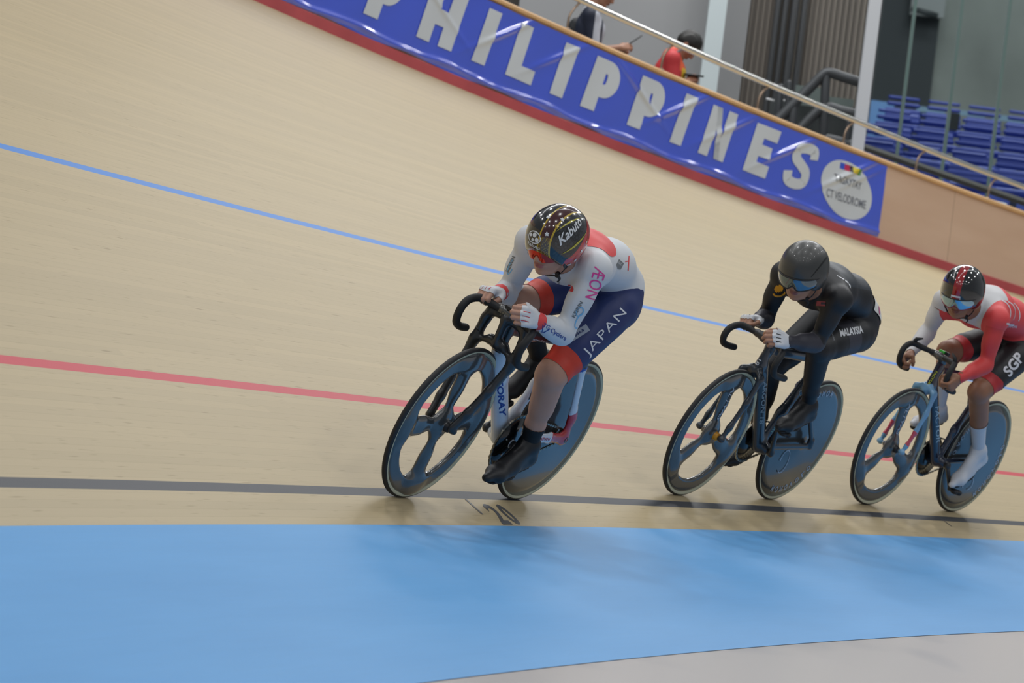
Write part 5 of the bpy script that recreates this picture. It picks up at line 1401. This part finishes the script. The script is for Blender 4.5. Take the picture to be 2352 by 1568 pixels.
a = helmet_plain(H2, p2, mat('satin graphite helmet', '#3a3b3a', .38, coat=.15), [], 'helmet', tail=.075, brow=.014, ear=-.062)
camdecal(a, a.tree(), 2, (np.array([[-.062, -.001], [.0, -.0025], [.058, -.0045], [.066, .0], [.055, .004], [.0, .0025], [-.062, .001]]), [[0, 1, 2, 3, 4, 5, 6]]), mat('black vent slot', '#0c0d0e', .5), hp(H2, .03, .09, .07)+camdir(2, (.0, .0, 0.1))*0, (43, -50), None, None, L=.006)
a.build('helmet', p2)
straps(H2, p2)
o = lens(H2, 'visor', p2, lambda t: .022-.004*abs(t), lambda t: -.040+.012*abs(t)**2, mat('blue silver mirror lens', '#5d6f7c', .05, .9, coat=1.), black, ang=80, rx=.128, ry=.104, notch=.022, rimlow=black)

# ---------------- third rider, red and white
H3 = HM((.950, .010, 1.212), camdir(3, (-.40, -.36, .84)), camdir(3, (.06, .90, .42)))
J3 = dict(hipL=(.195, .085, .968), hipR=(.195, -.085, .968), kL=(.500, .108, .735), kR=(.585, -.112, .865), aL=(.215, .113, .410), aR=(.400, -.115, .540),
          heL=(.140, .113, .365), toL=(.370, .125, .205), heR=(.330, -.113, .500), toR=(.600, -.120, .440),
          shL=(.765, .168, 1.160), shR=(.745, -.168, 1.120), elL=(.735, .195, .915), elR=(.715, -.200, .930), wrL=(.925, .185, .820), wrR=(.860, -.168, .810),
          spine=[(.10, 0, 1.055), (.32, 0, 1.150), (.56, 0, 1.180), (.71, 0, 1.145)], tr=(.090, .090, .100, .094), H=H3, tuL='redarm', tfL='redarm', tuR='whitearm', tfR='whitearm', cuts=(.66, .86), sock=.52)
sk3 = skin_material('brown skin', '#96694f', '#7a4038')
hands3 = [dict(W=J3['wrL'], X=(.60, -.10, -.80), Z=(.15, .98, .0), Y=(.80, -.1, .60), curl=(68, 150, 215), glove=None, thumb='wrap', scale=.95),
          dict(W=J3['wrR'], X=(.80, -.05, -.60), Z=(.30, -.90, .30), Y=(.60, .1, .80), curl=(60, 140, 205), glove=None, thumb='wrap', scale=.95)]
p3, V, N, F, td = rig(3, J3, sk3, .0055, ('shorts', 'cuff', 'skin', 'skin', 'sock'), False, hands3, .92, .93, 'third rider, rightmost, in red and white jersey, black shorts and white overshoes')
redJ = mat('red jersey fabric', '#cf3f3f', .55, **fab); whiteJ = mat('white jersey fabric', '#c8c8ca', .6, **fab); cuffJ = mat('red shorts cuff', '#b52b30', .55, **fab); blk3 = mat('black shorts fabric', '#15181c', .55, **fab)
x, y, z = V.T
yoke = -((x-.62)+.35*(z-1.15)-.25*np.abs(y))                     # white shoulders in front of this line
yoke = np.maximum(yoke, -(z-1.075+.0*x))
def ex3(a, tr):
    def C(sh, m, O, X, w_, h_, **kw): camdecal(a, tr, 3, sh, m, O, X, w_, h_, **kw)
    for (O, X) in (((.60, .12, 1.225), (10, 20)), ((.53, .12, 1.225), (10, 20)), ((.46, .12, 1.225), (10, 20))): C(arc_strip(.07, .9, .006), white_t, O, X, None, None)
    C(strokes([r_(-.05, -.004, .05, .004)]), white_t, (.649, .2, 1.156), (30, 2), None, None); C(strokes([r_(-.035, -.003, .035, .003)]), white_t, (.64, .2, 1.09), (20, -16), None, None)
    C('SINGAPORE', white_t, (.60, .2, 1.15), (30, 1), .09, .012, bold=.01)
    for i in range(5):
        aa = i*2*PI/5+PI/2; C(star2d(.0065, (.017*math.cos(aa), .019*math.sin(aa))), redS, (.641, -.2, 1.064), (10, 2), None, None)
    C(ring2d(.030, .024, .010, 30, PI*1.05, PI*1.95), redS, (.63, -.2, 1.050), (10, 2), None, None)
def arc_strip(r, span, w):
    a = np.linspace(-span, span, 25); A = np.stack([r*np.sin(a), r*np.cos(a)-r], 1); B = np.stack([(r-w)*np.sin(a), (r-w)*np.cos(a)-r], 1)
    return np.concatenate([A, B]), [[i, i+1, 26+i, 25+i] for i in range(24)]
garment(V, N, F, td, ['top', 'redarm', 'whitearm'], {'top': redS, 'redarm': redJ, 'whitearm': whiteJ}, .002, 'jersey', p3, ex3, {redS: [(whiteJ, np.maximum(yoke, y-.105)), (redS, np.minimum(9, np.maximum(-yoke, y*0-9)) if False else -np.maximum(yoke, y-.105))]})
def ex3b(a, tr):
    camdecal(a, tr, 3, 'SGP', white_t, (.365, .17, .937), (52, -58), .135, .062, bold=.03, L=.010)
garment(V, N, F, td, ['shorts', 'cuff'], {'shorts': blk3, 'cuff': cuffJ}, .0018, 'shorts', p3, ex3b)
whs = mat('white overshoe fabric', '#c9ccd2', .5, **fab)
for _s in 'LR': garment(V, N, F, td, ['sock'+_s], {'sock'+_s: whs}, .003, 'sock', p3)
shoe('shoe', J3['aL'], J3['heL'], J3['toL'], whs, p3, (.4, 0, 1), .95); shoe('shoe', J3['aR'], J3['heR'], J3['toR'], whs, p3, (.1, 0, 1), .95)
gl = dict(rough=.12, coat=1.)
a = helmet_plain(H3, p3, mat('gloss black helmet', '#101114', **gl), [(mat('gloss red helmet stripe', '#8e1219', **gl), lambda x, y, z: np.minimum(np.maximum(np.abs(y-.0)-.021, -z-.0), np.maximum(-(y-.045)-.0, np.abs(z-.03+.5*x+.02)-.02+np.clip(x+.02, 0, 1)*9))), (mat('white helmet tab', '#d0d3d8', .3), lambda x, y, z: np.maximum.reduce([np.abs(y)-.026, z-.030, -x]))], 'helmet', tail=.08, brow=.014, ear=-.064)
tr = a.tree(); decal(a, tr, rect2d(.05, .009), mat('white helmet tab', '#d0d3d8', .3), hp(H3, .12, 0, .036), hd(H3, 0, 1, 0), hd(H3, 1, 0, .2), L=.006, depth=.1)
a.build('helmet', p3); straps(H3, p3)
lens(H3, 'visor', p3, lambda t: .020-.004*abs(t), lambda t: -.040+.012*abs(t)**2, mat('pale blue mirror lens', '#8fb3c8', .05, .9, coat=1.), black, ang=76, rx=.126, ry=.102, notch=.022, rimlow=mat('dark red rim', '#7e2434', .3))
# ------------------------------------------------------------------ spectators behind the wall
def stand_person(S, Hc, pitch, elb, wr, skin, label, torso_w=.15, shirt='shirt', g=1.):
    """S: point between the shoulders; faces +x (image right); near arm towards -y"""
    S = np.array(S, float); Hc = np.array(Hc, float)
    fl = ZP; hip = np.array([S[0]-.03, S[1], fl+.90]); P = []
    H = HM(Hc, (math.cos(pitch), -.12, -math.sin(pitch)), (math.sin(pitch), 0, math.cos(pitch)))
    ch = S+(-.01, 0, -.14)
    P += [RC(hip+(0, 0, .05), hip+(0, 0, .22), .125, .115, tag='shirt', k=.05, st=((0, 1, 0), 1.2)), RC(hip+(0, 0, .2), ch, .115, .125, tag='shirt', k=.06, st=((0, 1, 0), 1.3)), RC(ch, S+(-.01, 0, -.04), .12, .08, tag='shirt', k=.06, st=((0, 1, 0), 1.4))]
    P += [RC(S, hp(H, -.04, 0, -.06), .062, .052, tag='neck', k=.03), RC(S+(-.015, -.05, 0), S+(-.015, .05, 0), .06, tag='collar', k=.03)]
    for sd, (E, W) in ((-1, (elb[0], wr[0])), (1, (elb[1], wr[1]))):
        sh = S+np.array([-.01, sd*.18, -.04]); P.append(RC(S+np.array([-.01, sd*.06, -.01]), sh, .06, .062, tag='shirt', k=.05))
        P += limb(sh, E, .060, .050, [], 'shirt', .03); P += limb(E, W, .045, .028, [.25], ['shirt', 'arm'], .015)
        X = unit(np.array(W)-np.array(E)); P += hand(np.array(W), X, (0, sd*.5, -.8) if False else (.2, sd*.8, .5), (-.1, -sd*.3, 1), curl=(35, 80, 120), glove=None, thumb='up', scale=.95)
    for sd in (-1, 1):
        h = hip+np.array([0, sd*.09, 0]); kn = np.array([hip[0]+.03, hip[1]+sd*.11, fl+.48]); an = np.array([hip[0]-.02, hip[1]+sd*.12, fl+.09])
        P += limb(h, kn, .095, .065, [], 'trousers', .03)+limb(kn, an, .062, .045, [], 'trousers', .02)
        P += [RC(an, an+(.0, 0, -.045), .04, .035, tag='foot', k=.02), RC(an+(-.02, 0, -.05), an+(.15, 0, -.058), .036, .028, tag='foot', k=.02)]
    P += head_prims(H)
    for q in P:
        if q.tag == 'foot': q.tag = 'footL' if (q.a[1]+q.b[1])/2 > hip[1] else 'footR'
    o, V, N, F, td = body_object('person', P, None, skin, .0085)
    tag(o, label, 'person', 'spectators behind the wall')
    return o, V, N, F, td, H
def hair_mesh(H, parent, m, low=-.03):
    R = H[:3, :3]; V, F = sdf_mesh([EL(hp(H, -.018, 0, .040), (.106, .086, .094), 's', .02, R), EL(hp(H, -.045, 0, -.01), (.075, .078, .07), 's', .03, R)], .006, 2)
    L = (V-H[:3, 3])@R; N = vnormals(V, F)
    f = np.maximum(-(L[:, 2]-low-np.clip(L[:, 0]+.02, 0, 1)*.75), L[:, 0]-.085); V = V+N*(.0015*np.sin(L[:, 1]*300))[:, None]
    v, q = extract(V, N, F, f, 0.); a = Acc(); a.add(v, q, m); return a.build('hair', parent)
skA = skin_material('tan spectator skin', '#a1755c', '#80504a')
ZA = 26.2
def w_(px, py, dy=0.): 
    p = at(px, py, ZA); return np.array([p[0], p[1]+dy, p[2]])
o, V, N, F, td, HA = stand_person(w_(1362, 24, .25), w_(1392, -26, .25), .55, [w_(1366, 118, .05), w_(1372, 122, .42)], [w_(1424, 107, .10), w_(1418, 112, .36)], skA, 'spectator in navy and white striped jacket holding a phone, leftmost behind the wall')
nav = mat('navy jacket', '#1a2236', .6); wj = mat('white jacket stripe', '#b9bcc4', .6)
x = V[:, 0]-w_(1362, 24)[0]; st = np.minimum(np.abs(x-.055)-.030, np.abs(x-.125)-.022)
garment(V, N, F, td, ['shirt', 'collar'], {'shirt': nav, 'collar': wj}, .004, 'jacket', o, None, {nav: [(wj, st), (nav, -st)]})
garment(V, N, F, td, ['trousers'], {'trousers': mat('dark trousers', '#25272c', .7)}, .004, 'trousers', o)
for _s in 'LR': garment(V, N, F, td, ['foot'+_s], {'foot'+_s: mat('dark trainers', '#303338', .6)}, .008, 'shoe', o)
hairm = mat('black hair', '#14120f', .5)
hair_mesh(HA, o, hairm)
pa, pb = w_(1449, 95, .17), w_(1468, 82, .21)
a = Acc(); d = unit(pb-pa); n = unit(np.cross(d, (0, 1, 0))); R = np.stack([d, np.cross(n, d), n], 1)
V_, F_ = box((pa+pb)/2, (np.linalg.norm(pb-pa)+.06, .07, .009), R); a.add(V_, F_, mat('dark phone', '#2a2b2e', .3), False); tag(a.build('phone'), 'dark phone held by the spectator in the navy jacket', 'phone')
a = Acc(); V_, F_ = sdf_mesh([RC(w_(1326, 52, .25), w_(1320, 110, .25), .07, .09, k=.04, st=((0, 1, 0), 1.3)), RC(w_(1316, 60, .2), w_(1312, 100, .2), .03, .03, k=.03)], .012, 1); a.add(V_, F_.tolist(), mat('black backpack', '#1c1e22', .7)); tag(a.build('backpack'), 'black backpack on the back of the spectator in navy', 'backpack')
# second spectator
o, V, N, F, td, HB = stand_person(w_(1549, 123, .25), w_(1585, 98, .25), .95, [w_(1546, 205, .05), w_(1552, 208, .42)], [w_(1582, 184, .12), w_(1580, 188, .38)], skin_material('warm spectator skin', '#a06f57', '#80504a'), 'spectator in red and yellow shirt bending over a phone, beside the aqua column', g=.9)
rs = mat('red shirt', '#c23438', .6); ys = mat('yellow shirt print', '#d9b42a', .6); os_ = mat('orange shirt print', '#dd5a30', .6)
x = V[:, 0]-w_(1549, 123)[0]; z = V[:, 2]-w_(1549, 123)[2]
ye = np.maximum(.085-x, np.abs(z+.19)-.09); oz = np.maximum(np.maximum(.06-x, -ye), -z-.13)
garment(V, N, F, td, ['shirt', 'collar'], {'shirt': rs, 'collar': os_}, .004, 'shirt', o, None, {rs: [(ys, ye), (os_, oz), (rs, np.maximum(-ye, -oz))]})
garment(V, N, F, td, ['trousers'], {'trousers': mat('dark trousers', '#25272c')}, .004, 'trousers', o)
for _s in 'LR': garment(V, N, F, td, ['foot'+_s], {'foot'+_s: mat('dark trainers', '#303338')}, .008, 'shoe', o)
hair_mesh(HB, o, hairm, -.075)
pa, pb = w_(1584, 170, .10), w_(1608, 169, .2)
a = Acc(); V_, F_ = box((pa+pb)/2, (.17, .08, .012)); a.add(V_, F_, mat('black phone', '#17181b', .3), False); tag(a.build('phone'), 'black phone held by the spectator in the red and yellow shirt', 'phone')
a = Acc(); V_, F_ = tube(spline([w_(1570, 108, .12), w_(1552, 122, .1), w_(1541, 140, .08), w_(1538, 175, .08)], 6), .012, 8, flat=(1, .3)); a.add(V_, F_, mat('grey strap', '#8d7f80', .6)); tag(a.build('bag_strap'), 'grey bag strap over the shoulder of the spectator in red', 'strap')
